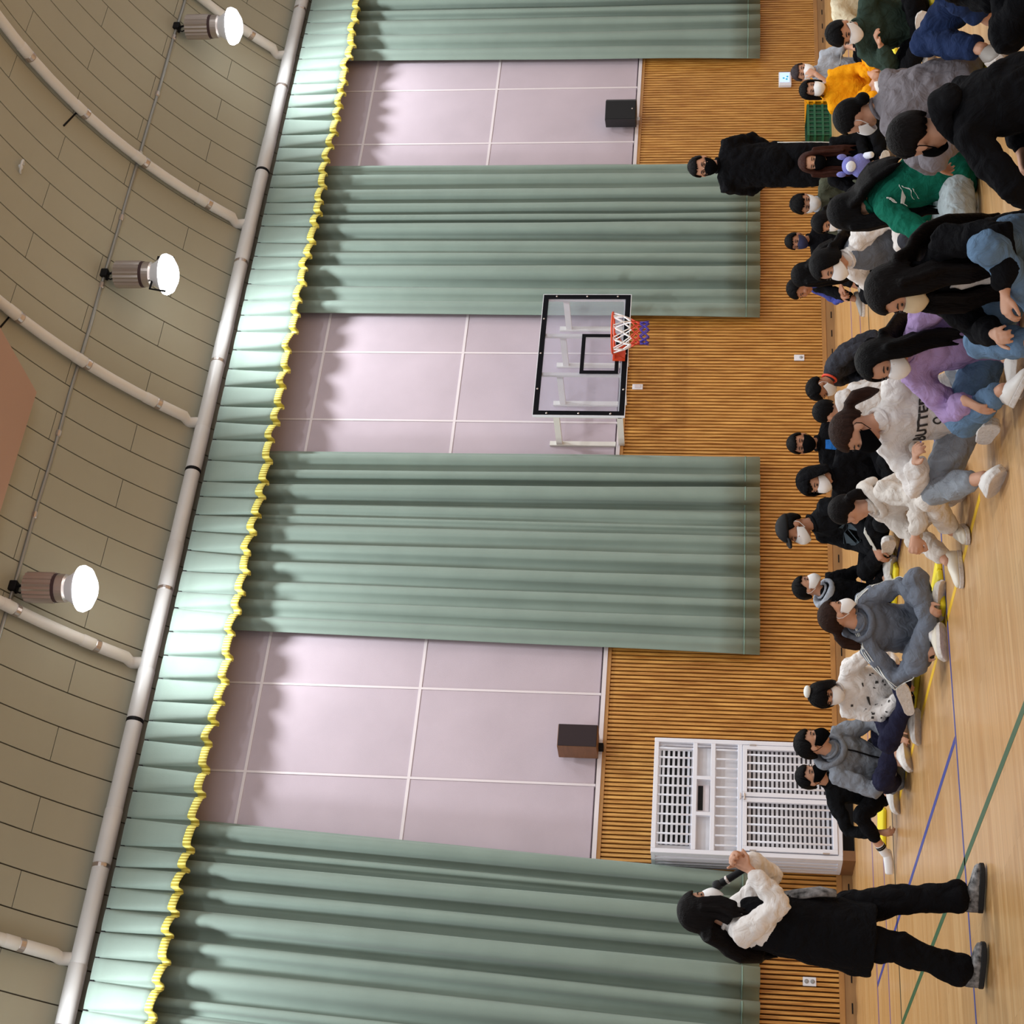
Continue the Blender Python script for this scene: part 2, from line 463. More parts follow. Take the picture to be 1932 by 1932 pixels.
# ------------------------------------------------------------------ curtains
def curtain(x0t, x1t, x0b, x1b, seed, label, zb=0.90, n_fold=None):
    rnd = random.Random(seed)
    w = x1t - x0t
    nf = n_fold or max(6, int(w / 0.22))
    ph = [0.0]
    for i in range(nf): ph.append(ph[-1] + rnd.uniform(0.45, 1.6))
    ph = [p / ph[-1] for p in ph]
    bend = [radians(rnd.uniform(62, 106)) for _ in range(nf)]
    drift = [rnd.uniform(-0.04, 0.04) for _ in range(nf + 1)]
    NT = 20
    def meander(A):
        xs, ys = [0.0], [0.0]
        for i in range(NT):
            p_ = A*sin(2*pi*(i + 0.5)/NT); xs.append(xs[-1] + cos(p_)); ys.append(ys[-1] + sin(p_))
        L_ = xs[-1]; md = (max(ys) + min(ys))/2
        return [q/L_ for q in xs], [(q - md)/L_ for q in ys]
    tabs = [(meander(A), meander(A*0.86)) for A in bend]
    root = empty('curtain', ((x0b + x1b)/2, WY - 0.18, 3.9)); tag(root, label, 'curtain', 'sage curtains along the wall')
    NU, NV = nf * NT, 14
    zt = 7.165
    cx = (x0b + x1b)/2
    def fn(u, v):
        i = min(NU, int(round(u*NU))); k = min(nf - 1, i // NT); j = i - k*NT; f = j/NT
        z = zb + (zt - zb)*v; e = 1 - v
        (ax, ay), (bx_, by_) = tabs[k]
        mx_ = ax[j]*e + bx_[j]*v; my_ = ay[j]*e + by_[j]*v
        lam = (ph[k+1] - ph[k])
        uu = ph[k] + lam*mx_
        uu += (drift[k]*(1-f) + drift[k+1]*f) * e * 0.35 * min(1, 6*u, 6*(1-u)) if 0 < u < 1 else 0
        xa = x0b + (x0t - x0b)*v; xb_ = x1b + (x1t - x1b)*v
        Y = -my_*lam*(xb_ - xa)*0.9
        Y = max(-0.12, min(0.135, Y)) + 0.012*sin(9*u*nf + 2*z)*e*e
        return (xa + (xb_ - xa)*uu - cx, Y, z - 3.9)
    g = MB().grid(fn, NU, NV); o = g.build('cloth', M_curtain, root, smooth=True, recalc=False)
    sd = o.modifiers.new('thick', 'SOLIDIFY'); sd.thickness = 0.006
    # stitched hem
    h = MB().grid(lambda u, v: (lambda p: (p[0], p[1] - 0.006, p[2] + (0.17 if v > 0.5 else 0.155)))(fn(u, 0.0)), NU, 1)
    h.build('hem_stitch', mat('hem_thread', srgb(116, 138, 124), 0.9), root, smooth=True, recalc=False).modifiers.new('thick', 'SOLIDIFY').thickness = 0.004
    return root
curtain(2.2, 6.03, 1.9, 5.71, 3, 'widest sage curtain at the left, gathered towards the teacher')
curtain(8.23, 10.65, 8.11, 10.68, 5, 'sage curtain between the brown speaker and the basketball hoop')
curtain(12.79, 15.33, 12.75, 15.30, 11, 'sage curtain just right of the basketball hoop')
curtain(17.43, 19.9, 17.35, 19.9, 17, 'rightmost sage curtain beyond the black speaker')

rl = tag(empty('curtain_rail', (11, WY - 0.16, 7.19)), 'long white curtain rail hidden behind the pleated valance', 'rail')
MB().box(-9.5, 9.6, -0.10, 0.02, -0.025, 0.02).build('track', M_white, rl)
for i in range(14): MB().box(-9 + i*1.4, -8.95 + i*1.4, 0.0, 0.21, -0.02, 0.015).build('rail_bracket', M_steel, rl)
# valance
val = empty('valance', (11.2, 14.93, 6.9)); tag(val, 'long pleated sage valance with a yellow fringe below the grey pipe', 'valance')
rv = random.Random(4)
edges = [2.0]
while edges[-1] < 20.6: edges.append(edges[-1] + rv.uniform(0.20, 0.31))
dz = [rv.uniform(-0.025, 0.03) for _ in edges]; am = [rv.uniform(0.03, 0.065) for _ in edges]
def vprof(k, f, v):
    """pleat k, position f in the pleat, v: 0 bottom .. 1 top; flat facets with wedge gaps that open downwards"""
    e = (1 - v); W_ = edges[k+1] - edges[k]; fw = 1 - (0.05 + 0.20*min(1.0, e)*(0.6 + 0.8*((k*37) % 10)/10))
    if f <= 0.76:
        t = f/0.76; xx = t*fw; y = -am[k]*(0.25 + 0.75*e)*(1 - abs(2*t - 1)**5) - 0.05*e*(1 - t*0.6)
    else:
        t = (f - 0.76)/0.24; xx = fw + (1 - fw)*t; y = 0.055*(0.35 + 0.65*e)*sin(pi*min(1, t*1.02)) - 0.02*e - 0.03*e*t
    z = 6.575 + (7.30 - 6.575)*v + (dz[k]*(1-f) + dz[k+1]*f)*e + (0.03*e*(0.5 - f/0.76) if f <= 0.76 else -0.015*e)
    return (edges[k] + W_*xx - 11.2, y + 0.02, z - 6.9)
def vgrid(v0, v1, nv, off):
    g = MB(); FS = [0, .04, .1, .22, .38, .54, .66, .72, .76, .80, .85, .90, .95]
    cols = [(k, f) for k in range(len(edges)-1) for f in FS]
    for (k, f) in cols:
        for j in range(nv+1):
            p = vprof(k, f, v0 + (v1-v0)*j/nv); g.v.append((p[0], p[1] - off, p[2]))
    for i in range(len(cols)-1):
        for j in range(nv): g.f.append((i*(nv+1)+j, (i+1)*(nv+1)+j, (i+1)*(nv+1)+j+1, i*(nv+1)+j+1))
    return g
o = vgrid(0.0, 1.0, 6, 0).build('pleated_cloth', M_curtain, val, smooth=True, recalc=False); o.modifiers.new('t', 'SOLIDIFY').thickness = 0.006
def fringe_mat():
    M = bpy.data.materials.new('yellow_braid'); M.use_nodes = True; nt = M.node_tree; b = nt.nodes['Principled BSDF']
    tc = nt.nodes.new('ShaderNodeTexCoord'); sx = nt.nodes.new('ShaderNodeSeparateXYZ'); nt.links.new(tc.outputs['Object'], sx.inputs[0])
    w = nt.nodes.new('ShaderNodeMath'); w.operation = 'MULTIPLY'; w.inputs[1].default_value = 190; nt.links.new(sx.outputs['X'], w.inputs[0])
    s = nt.nodes.new('ShaderNodeMath'); s.operation = 'SINE'; nt.links.new(w.outputs[0], s.inputs[0])
    r = nt.nodes.new('ShaderNodeValToRGB'); r.color_ramp.elements[0].color = srgb(176, 160, 60); r.color_ramp.elements[1].color = srgb(240, 232, 128)
    r.color_ramp.elements[0].position = 0.15; r.color_ramp.elements[1].position = 0.45
    nt.links.new(s.outputs[0], r.inputs[0]); nt.links.new(r.outputs[0], b.inputs['Base Color']); b.inputs['Roughness'].default_value = 0.8
    return M
o = vgrid(-0.035, 0.085, 2, 0.008).build('fringe', fringe_mat(), val, smooth=True, recalc=False); o.modifiers.new('t', 'SOLIDIFY').thickness = 0.008
MB().box(-9, 9.3, 0.02, 0.06, 0.36, 0.40).build('valance_rail', M_dark, val)

# ------------------------------------------------------------------ basketball hoop
BX, BY, BZ0, BZ1 = 10.865, 14.71, 2.443, 3.493
hoop = empty('basketball_hoop', (BX + 0.9, WY, BZ0)); tag(hoop, 'wall-mounted basketball hoop with clear backboard and red-white-blue net', 'basketball hoop')
def hb(x0, x1, y0, y1, z0, z1): return (x0 - BX - 0.9, x1 - BX - 0.9, y0 - WY, y1 - WY, z0 - BZ0, z1 - BZ0)
Mg = bpy.data.materials.new('clear_acrylic'); Mg.use_nodes = True
nt = Mg.node_tree; b = nt.nodes['Principled BSDF']; out = nt.nodes['Material Output']
tr = nt.nodes.new('ShaderNodeBsdfTransparent'); tr.inputs[0].default_value = (0.93, 0.94, 0.97, 1)
b.inputs['Base Color'].default_value = srgb(205, 205, 220); b.inputs['Roughness'].default_value = 0.08
mx = nt.nodes.new('ShaderNodeMixShader'); mx.inputs[0].default_value = 0.14
nt.links.new(tr.outputs[0], mx.inputs[1]); nt.links.new(b.outputs[0], mx.inputs[2]); nt.links.new(mx.outputs[0], out.inputs['Surface'])
MB().box(*hb(BX, BX+1.8, BY, BY+0.012, BZ0, BZ1)).build('backboard', Mg, hoop)
def frame(name, x0, x1, z0, z1, t, y0, y1, M):
    g = MB()
    g.box(*hb(x0, x1, y0, y1, z1-t, z1)).box(*hb(x0, x1, y0, y1, z0, z0+t)).box(*hb(x0, x0+t, y0, y1, z0+t, z1-t)).box(*hb(x1-t, x1, y0, y1, z0+t, z1-t))
    return g.build(name, M, hoop)
M_tape = mat('black_border', srgb(12, 12, 17), 0.7, spec=0.1)
frame('border', BX, BX+1.8, BZ0, BZ1, 0.062, BY-0.006, BY, M_tape)
frame('target_square', BX+0.605, BX+1.195, BZ0+0.10, BZ0+0.55, 0.045, BY-0.005, BY, M_tape)
frame('edge_rim', BX-0.006, BX+1.806, BZ0-0.006, BZ1+0.006, 0.01, BY-0.006, BY+0.03, M_white)
for px, pz in [(f*1.75+0.025, zz) for f in (.2, .5, .8) for zz in (0.027, 1.023)] + [(xx, f*1.05) for xx in (.027, 1.773) for f in (.15, .5, .85)]:
    MB().ell((px - 0.9, BY - WY - 0.008, pz), (0.012, 0.006, 0.012), 8, 5).build('bolt', M_steel, hoop)
M_arm = mat('white_steel_arm', srgb(218, 215, 208), 0.45)
for xx in (BX+0.02, BX+0.61, BX+1.19, BX+1.76):
    MB().box(*hb(xx-0.02, xx+0.02, BY+0.013, BY+0.05, BZ0+0.02, BZ1-0.02)).build('upright', M_arm, hoop)
    for zz in (3.23, 2.50):
        MB().box(*hb(xx-0.022, xx+0.022, BY+0.05, WY-0.04, zz-0.04, zz+0.03)).build('arm', M_arm, hoop)
    MB().box(*hb(xx-0.03, xx+0.03, WY-0.045, WY-0.018, 2.566, 3.34)).build('wall_plate', M_arm, hoop)
MB().box(*hb(BX, BX+1.8, BY+0.014, BY+0.05, BZ0+0.03, BZ0+0.075)).build('cross_bar', M_arm, hoop)
M_rim = mat('orange_rim', srgb(206, 72, 36), 0.4)
RX, RZ = BX + 0.9, 2.60
RYc = BY - 0.15 - 0.235
rc = Vector((0, RYc - WY, RZ - BZ0))
MB().tube([(rc.x + 0.235*cos(2*pi*i/36), rc.y + 0.235*sin(2*pi*i/36), rc.z) for i in range(36)], 0.012, 10, side=(0, 0, 1), closed=True).build('rim', M_rim, hoop, smooth=True)
g = MB(); g.box(*hb(RX-0.11, RX+0.11, BY-0.03, BY-0.006, RZ-0.13, RZ+0.015))
g.box(*hb(RX-0.10, RX+0.10, BY-0.16, BY-0.03, RZ-0.012, RZ+0.006))
g.tube([(-0.09, BY-WY-0.03, RZ-BZ0-0.12), (-0.15, rc.y+0.17, rc.z)], 0.009, 6).tube([(0.09, BY-WY-0.03, RZ-BZ0-0.12), (0.15, rc.y+0.17, rc.z)], 0.009, 6)
g.build('rim_bracket', M_rim, hoop)
M_nw, M_nr, M_nb = mat('white_net_cord', srgb(238, 236, 238), 0.8), mat('red_net_cord', srgb(205, 74, 50), 0.8), mat('blue_net_cord', srgb(72, 60, 160), 0.8)
levels = [(0.232, 0.0), (0.20, -0.12), (0.158, -0.21), (0.135, -0.26), (0.125, -0.31), (0.128, -0.36), (0.135, -0.41)]
nn = 10
net = {0: MB(), 1: MB(), 2: MB()}
for l in range(len(levels)-1):
    r0, z0 = levels[l]; r1, z1 = levels[l+1]
    gi = 0 if l < 2 else (1 if l < 4 else 2)
    for j in range(nn):
        a0 = 2*pi*(j + 0.5*(l % 2))/nn
        for sg in (-0.5, 0.5):
            if l == 0: a1 = a0 + sg*0.9*2*pi/nn
            else: a1 = a0 + sg*2*pi/nn
            p = Vector((rc.x + r0*cos(a0), rc.y + r0*sin(a0), rc.z + z0)); q = Vector((rc.x + r1*cos(a1), rc.y + r1*sin(a1), rc.z + z1))
            net[gi].tube([p, q], 0.0075 if gi == 0 else 0.008, 6)
for gi, M, nm in ((0, M_nw, 'net_top'), (1, M_nr, 'net_middle'), (2, M_nb, 'net_tail')):
    net[gi].build(nm, M, hoop, smooth=True)

# ------------------------------------------------------------------ loudspeakers
s1 = empty('loudspeaker', (7.0, WY - 0.02, 2.55)); tag(s1, 'brown wooden loudspeaker with a dark grille on the pink wall, left bay', 'loudspeaker', 'wall loudspeakers')
M_brown = mat('brown_veneer', srgb(112, 74, 46), 0.5, var=0.12, vscale=3, stretch=(2, 2, 14))
MB().box(-0.125, 0.125, -0.32, -0.04, 0.0, 0.41).build('cabinet', M_brown, s1, bevel=0.006)
MB().box(-0.12, 0.12, -0.333, -0.319, 0.006, 0.404).build('grille', mat('dark_maroon_grille', srgb(44, 32, 35), 0.9, bump=0.3, bscale=300), s1, bevel=0.004)
MB().box(-0.03, 0.03, -0.1, 0.0, -0.05, 0.02).build('bracket', M_dark, s1)
s2 = empty('loudspeaker', (16.2, WY - 0.02, 2.54)); tag(s2, 'black loudspeaker angled on the pink wall of the right bay', 'loudspeaker', 'wall loudspeakers')
body = MB(); 
poly = [(-0.12, -0.06), (-0.20, -0.28), (0.09, -0.34), (0.19, -0.27), (0.14, -0.06)]
vs = [(px, py, z) for z in (0.0, 0.41) for px, py in poly]; N = 5
body.add(vs, [(j, (j+1) % N, N+(j+1) % N, N+j) for j in range(N)] + [tuple(range(N)), tuple(range(N, 2*N))])
body.build('cabinet', mat('black_speaker_shell', srgb(26, 26, 29), 0.55), s2, bevel=0.006)
ga = Vector((-0.20, -0.28, 0)); gb = Vector((0.09, -0.34, 0)); nrm = Vector((-0.06, -0.29, 0)).normalized()
q = [ga.lerp(gb, .03), ga.lerp(gb, .97)]
vs = [p + nrm*o_ + Vector((0, 0, z)) for o_ in (-0.003, 0.008) for z in (0.012, 0.398) for p in q]
MB().add(vs, [(0, 1, 3, 2), (4, 6, 7, 5), (0, 4, 5, 1), (2, 3, 7, 6), (0, 2, 6, 4), (1, 5, 7, 3)]).build('grille', mat('black_grille', srgb(17, 17, 20), 0.8), s2)
MB().ell(ga.lerp(gb, .55) + nrm*0.01 + Vector((0, 0, 0.05)), (0.012, 0.006, 0.012), 10, 6).build('badge', M_steel, s2)
MB().box(-0.03, 0.03, -0.1, 0.0, -0.04, 0.02).build('bracket', M_steel, s2)

# ------------------------------------------------------------------ sockets, switch, wall display
def plate(name, X, Z, w, h, label, cat, holes):
    r = empty(name, (X, WY - 0.017, Z)); tag(r, label, cat)
    MB().box(-w/2, w/2, -0.016, 0.0, -h/2, h/2).build('cover_plate', M_white, r, bevel=0.004)
    for (hx, hz) in holes:
        MB().tube([(hx, -0.0155, hz), (hx, -0.0185, hz)], 0.021, 18, side=(1, 0, 0)).build('socket_well', mat('socket_grey', srgb(150, 150, 150), 0.6), r)
        for t in (-0.008, 0.008): MB().tube([(hx+t, -0.018, hz), (hx+t, -0.0205, hz)], 0.004, 8, side=(1, 0, 0)).build('pin_hole', M_dark, r)
    return r
plate('wall_socket', 4.69, 0.43, 0.085, 0.125, 'white double wall socket low on the slats, below the leftmost curtain', 'socket', [(0, 0.028), (0, -0.028)])
plate('wall_socket', 12.2, 0.43, 0.085, 0.12, 'white wall socket on the slats behind the boy with the orange collar', 'socket', [(0, -0.02)])
r = plate('wall_switch', 11.74, 2.345, 0.075, 0.125, 'small white switch plate on the slats just below the backboard', 'switch', [])
MB().box(-0.02, 0.02, -0.021, -0.015, -0.035, 0.035).build('rocker', M_strip, r)
r = empty('wall_display', (17.0, WY - 0.017, 0.56)); tag(r, 'small white wall panel with a lit blue screen beside the cap', 'display')
MB().box(-0.13, 0.13, -0.05, 0, -0.085, 0.085).build('housing', M_white, r, bevel=0.008)
MB().box(-0.075, 0.11, -0.053, -0.049, -0.06, 0.07).build('screen', mat('lit_blue_screen', srgb(170, 195, 255), 0.3, emit=1.2), r)
for q in ((0.0, 0.02), (-0.02, -0.02), (0.03, -0.03)):
    MB().ell((q[0], -0.0535, q[1]), (0.016, 0.002, 0.014), 12, 5).build('icon', mat('teal_icon', srgb(20, 150, 180), 0.4, emit=0.8), r)

# ------------------------------------------------------------------ crates
def crate(X0, X1, Y0, Y1, H, M, label, inner):
    r = empty('plastic_crate', ((X0+X1)/2, (Y0+Y1)/2, 0)); tag(r, label, 'crate', 'crates by the wall')
    w, d = (X1-X0)/2, (Y1-Y0)/2
    MB().box(-w, w, -d, d, 0.0, 0.02).build('base', M, r)
    for (a, b_, c, e) in ((-w, w, -d, -d+0.012), (-w, w, d-0.012, d), (-w, -w+0.012, -d, d), (w-0.012, w, -d, d)):
        MB().box(a, b_, c, e, 0.02, H).build('side_panel', inner, r)
    for i in range(8):
        x = -w + 2*w*i/7
        MB().box(max(-w, x-0.009), min(w, x+0.009), -d-0.012, -d, 0.0, H).build('rib', M, r)
    for z in (0.01, H*0.34, H*0.67, H-0.02):
        MB().box(-w-0.008, w+0.008, -d-0.016, -d, z-0.012, z+0.016).build('band', M, r)
        MB().box(-w-0.016, -w, -d, d, z-0.012, z+0.016).build('band', M, r)
    return r
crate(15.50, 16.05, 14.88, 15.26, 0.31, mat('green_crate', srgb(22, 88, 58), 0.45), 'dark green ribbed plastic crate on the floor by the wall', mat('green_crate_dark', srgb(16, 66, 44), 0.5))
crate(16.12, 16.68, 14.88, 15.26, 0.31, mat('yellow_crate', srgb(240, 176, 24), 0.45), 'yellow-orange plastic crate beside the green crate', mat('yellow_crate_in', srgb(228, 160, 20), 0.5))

# ------------------------------------------------------------------ air conditioner in its white cage
AX0, AX1, AY0, AY1 = 5.75, 6.97, 14.90, 15.29
ac = empty('air_conditioner', ((AX0+AX1)/2, 15.12, 0.13)); tag(ac, 'white standing air conditioner with louvred grilles inside the cage', 'air conditioner')
M_ac = mat('ac_white', srgb(216, 214, 218), 0.45); M_acd = mat('ac_vent_dark', srgb(8, 8, 10), 0.8)
MB().box(-0.55, 0.55, -0.14, 0.14, 0.0, 1.80).build('cabinet', M_ac, ac, bevel=0.01)
MB().box(-0.50, 0.50, -0.146, -0.13, 1.46, 1.76).build('air_outlet', M_acd, ac)
for i in range(6):
    z = 1.485 + i*0.05
    MB().box(-0.50, 0.50, -0.158, -0.148, z - 0.012, z + 0.012).build('louvre', M_white, ac)
MB().box(-0.14, 0.14, -0.15, -0.139, 1.275, 1.395).build('control_panel', M_strip, ac)
MB().box(-0.13, 0.13, -0.154, -0.149, 1.335, 1.385).build('display', M_acd, ac)
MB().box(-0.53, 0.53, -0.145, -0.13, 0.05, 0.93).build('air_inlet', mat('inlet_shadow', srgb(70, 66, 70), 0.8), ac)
for i in range(20):
    z = 0.075 + i*0.0445
    MB().box(-0.53, 0.53, -0.156, -0.145, z - 0.012, z + 0.012).build('louvre', M_white, ac)
cg = empty('cage', ((AX0+AX1)/2, (AY0+AY1)/2, 0)); tag(cg, 'white barred cage on a wooden plinth around the air conditioner', 'cage')
w, d = (AX1-AX0)/2, (AY1-AY0)/2
M_cage = mat('white_cage_paint', srgb(224, 226, 236), 0.4)
Z0, Z1 = 0.12, 1.96
g = MB()
for sx in (-1, 1):
    MB().box(sx*w - 0.045*(sx > 0), sx*w + 0.045*(sx < 0), -d, -d+0.045, Z0, Z1).build('post', M_cage, cg, bevel=0.004)
    MB().box(sx*w - 0.045*(sx > 0), sx*w + 0.045*(sx < 0), d-0.045, d, Z0, Z1).build('post', M_cage, cg, bevel=0.004)
for z in (Z0+0.02, 1.105, 1.37, 1.55, Z1-0.022):
    MB().box(-w+0.045, w-0.045, -d, -d+0.04, z-0.022, z+0.022).build('rail', M_cage, cg, bevel=0.003)
for z in (Z0+0.02, 1.1, Z1-0.022):
    for sx in (-1, 1):
        MB().box(sx*w - 0.04*(sx > 0), sx*w + 0.04*(sx < 0), -d+0.045, d-0.045, z-0.02, z+0.02).build('rail', M_cage, cg)
for sx in (-1, 1):
    for i in range(4):
        y = -d + 0.075 + i*(2*d-0.15)/3
        MB().box(sx*w - 0.03*(sx > 0), sx*w + 0.03*(sx < 0), y-0.022, y+0.016, Z0+0.04, Z1-0.04).build('side_slat', M_cage, cg)
for i in range(11):
    x = -w + 0.105 + i*(2*w-0.21)/10
    MB().tube([(x, -d+0.02, 1.575), (x, -d+0.02, Z1-0.045)], 0.011, 8).build('bar', M_cage, cg, smooth=True)
    MB().tube([(x, -d+0.02, 1.125), (x, -d+0.02, 1.35)], 0.011, 8).build('bar', M_cage, cg, smooth=True)
for x in (-0.19, 0.19): MB().box(x-0.018, x+0.018, -d, -d+0.04, 1.39, 1.53).build('rail', M_cage, cg)
for sx in (-1, 1):
    dr = empty('cage_door', (0, 0, 0), parent=cg)
    a, b_ = (0.006, w-0.055) if sx > 0 else (-w+0.055, -0.006)
    for nm, q in (('stile', (a, a+0.045, 0.165, 1.078)), ('stile', (b_-0.045, b_, 0.165, 1.078)), ('door_rail', (a+0.045, b_-0.045, 0.165, 0.21)), ('door_rail', (a+0.045, b_-0.045, 1.033, 1.078))):
        MB().box(q[0], q[1], -d-0.012, -d+0.02, q[2], q[3]).build(nm, M_cage, dr, bevel=0.003)
    for i in range(5):
        x = a + 0.045 + (b_-a-0.09)*(i+0.6)/5.2
        MB().tube([(x, -d+0.005, 0.2), (x, -d+0.005, 1.04)], 0.011, 8).build('bar', M_cage, dr, smooth=True)
    hx = b_ if sx > 0 else a
    for z in (0.28, 0.98):
        MB().tube([(hx, -d-0.014, z-0.03), (hx, -d-0.014, z+0.03)], 0.009, 8).build('hinge', M_steel, dr)
MB().tube([(-0.03, -d-0.02, 1.10), (0.03, -d-0.02, 1.10)], 0.008, 8).build('latch', M_steel, cg)
MB().tube([(-0.03, -d-0.02, 1.06), (0.03, -d-0.02, 1.06)], 0.008, 8).build('latch', M_steel, cg)
MB().box(-w+0.04, w, -d+0.10, d, 0.0, 0.12).build('plinth_board', M_dark, cg)
for x in (-w, w-0.10):
    MB().box(x, x+0.10, -d, d, 0.0, 0.12).build('plinth_foot', mat('plinth_wood', srgb(122, 84, 52), 0.5, var=0.2, vscale=5), cg)

# ================================================================== people
UP = Vector((0, 0, 1))
tex = bpy.data.textures.new('cloth_folds', 'CLOUDS'); tex.noise_scale = 0.12; tex.noise_depth = 1; tex.noise_type = 'HARD_NOISE'
tex2 = bpy.data.textures.new('cloth_creases', 'CLOUDS'); tex2.noise_scale = 0.05; tex2.noise_depth = 1

def cloth(name, c, rough=0.92):
    M = mat('cloth_' + name, srgb(*c), rough, var=0.07, vscale=7, spec=0.10)
    nt = M.node_tree; b = nt.nodes['Principled BSDF']
    tc = nt.nodes.new('ShaderNodeTexCoord')
    n1 = nt.nodes.new('ShaderNodeTexNoise'); n1.inputs['Scale'].default_value = 11; n1.inputs['Detail'].default_value = 3; n1.inputs['Distortion'].default_value = 1.6
    n2 = nt.nodes.new('ShaderNodeTexNoise'); n2.inputs['Scale'].default_value = 240; n2.inputs['Detail'].default_value = 2
    nt.links.new(tc.outputs['Object'], n1.inputs['Vector']); nt.links.new(tc.outputs['Object'], n2.inputs['Vector'])
    b1 = nt.nodes.new('ShaderNodeBump'); b1.inputs['Strength'].default_value = 0.55; b1.inputs['Distance'].default_value = 0.035
    b2 = nt.nodes.new('ShaderNodeBump'); b2.inputs['Strength'].default_value = 0.25; b2.inputs['Distance'].default_value = 0.002
    nt.links.new(n1.outputs['Fac'], b1.inputs['Height']); nt.links.new(n2.outputs['Fac'], b2.inputs['Height'])
    nt.links.new(b1.outputs[0], b2.inputs['Normal']); nt.links.new(b2.outputs[0], b.inputs['Normal'])
    return M
def skinmat(name, c):
    M = mat('skin_' + name, srgb(*c), 0.5, var=0.05, vscale=14, spec=0.35)
    return M
SKIN = skinmat('warm', (196, 148, 122)); SKIN2 = skinmat('tan', (172, 122, 96)); SKIN3 = skinmat('fair', (212, 168, 146))
def hairmat(name, c):
    return mat('hair_' + name, srgb(*c), 0.5, var=0.3, vscale=9, stretch=(7, 7, 0.7), bump=0.7, bscale=22, spec=0.08)
HBLACK = hairmat('black', (12, 10, 11)); HBROWN = hairmat('dark_brown', (44, 28, 22)); HSOFT = hairmat('soft_black', (16, 12, 12)); HRED = hairmat('chestnut', (56, 31, 25))
M_eye = mat('eye_dark', srgb(26, 16, 14), 0.25); M_brow = mat('brow', srgb(38, 28, 25), 0.8)
M_maskw = mat('white_mask', srgb(234, 232, 232), 0.8, bump=0.1, bscale=120); M_maskb = mat('black_mask', srgb(10, 10, 12), 0.95, spec=0.04); M_maskn = mat('navy_mask', srgb(32, 34, 66), 0.8); M_maskc = mat('cream_mask', srgb(214, 196, 164), 0.8)
M_sole = mat('rubber_sole', srgb(206, 198, 192), 0.7, bump=0.6, bscale=70, var=0.1, vscale=30)
M_shoew = mat('white_shoe', srgb(228, 224, 220), 0.6, bump=0.1, bscale=60); M_shoeg = mat('grey_shoe', srgb(150, 144, 138), 0.7); M_shoek = mat('black_shoe', srgb(16, 16, 18), 0.6, spec=0.2); M_shoec = mat('cream_shoe', srgb(222, 214, 198), 0.6)
M_sock = mat('white_sock', srgb(228, 226, 226), 0.9); M_cush = mat('yellow_mat', srgb(226, 206, 28), 0.55, var=0.06, vscale=5)
M_print = mat('white_print', srgb(226, 228, 224), 0.7); M_printk = mat('dark_print', srgb(52, 48, 46), 0.7)

def ik(a, c, l1, l2, pole):
    d = c - a; L = d.length; mx_ = (l1 + l2) * 0.995
    if L > mx_: c = a + d * (mx_ / L); d = c - a; L = mx_
    L = max(L, abs(l1-l2) + 0.02)
    x = (L*L + l1*l1 - l2*l2) / (2*L); hgt = sqrt(max(0, l1*l1 - x*x))
    u = d.normalized(); p = pole - u * pole.dot(u)
    if p.length < 1e-5: p = u.orthogonal()
    return a + u*x + p.normalized()*hgt, c

def rot(v, axis, deg): return Quaternion(axis, radians(deg)) @ v

def finish(mb, name, M, parent, voxel, smooth=4, folds=0.0, creases=0.0):
    o = mb.build(name, M, parent, smooth=True)
    r = o.modifiers.new('blend', 'REMESH'); r.mode = 'VOXEL'; r.voxel_size = voxel; r.use_smooth_shade = True
    if smooth:
        s = o.modifiers.new('soften', 'SMOOTH'); s.factor = 0.5; s.iterations = smooth
    if folds:
        d = o.modifiers.new('folds', 'DISPLACE'); d.texture = tex; d.strength = folds; d.mid_level = 0.5; d.texture_coords = 'LOCAL'
    if creases:
        d = o.modifiers.new('creases', 'DISPLACE'); d.texture = tex2; d.strength = creases; d.mid_level = 0.5; d.texture_coords = 'LOCAL'
    return o

def hand(mb, w, fwd, normal, sc, thumb, curl=28):
    """w wrist, fwd finger direction, normal: the way the palm looks, thumb: side vector sign"""
    fwd = fwd.normalized(); normal = (normal - fwd*normal.dot(fwd)).normalized(); lat = fwd.cross(normal) * thumb
    mb.tube([w - fwd*0.03*sc, w + fwd*0.02*sc, w + fwd*0.05*sc, w + fwd*0.078*sc], [(0.021*sc, 0.018*sc), (0.031*sc, 0.017*sc), (0.038*sc, 0.016*sc), (0.036*sc, 0.013*sc)], 12, side=lat)
    for off, ln, b in ((0.029, 0.062, 0.074), (0.0095, 0.072, 0.080), (-0.0105, 0.066, 0.077), (-0.030, 0.05, 0.068)):
        p = w + lat*off*sc + fwd*b*sc; d = (fwd + lat*off*3.2).normalized(); pts = [p - d*0.012*sc]; 
        ax = lat.normalized(); cur = d
        for k in range(3):
            cur = rot(cur, fwd.cross(normal), curl*(0.7 + 0.35*k)); cur.normalize()
            pts.append(pts[-1] + cur*ln*sc*(0.44 if k == 0 else 0.32))
        mb.tube(pts, [0.0095*sc, 0.0092*sc, 0.0085*sc, 0.0072*sc], 8)
    p = w + lat*0.028*sc + fwd*0.02*sc; d1 = (lat*0.75 + fwd*0.7 + normal*0.35).normalized(); d2 = (lat*0.25 + fwd*0.95 + normal*0.3).normalized()
    mb.tube([p, p + d1*0.032*sc, p + d1*0.032*sc + d2*0.028*sc, p + d1*0.032*sc + d2*0.048*sc], [0.0125*sc, 0.011*sc, 0.0095*sc, 0.008*sc], 8)

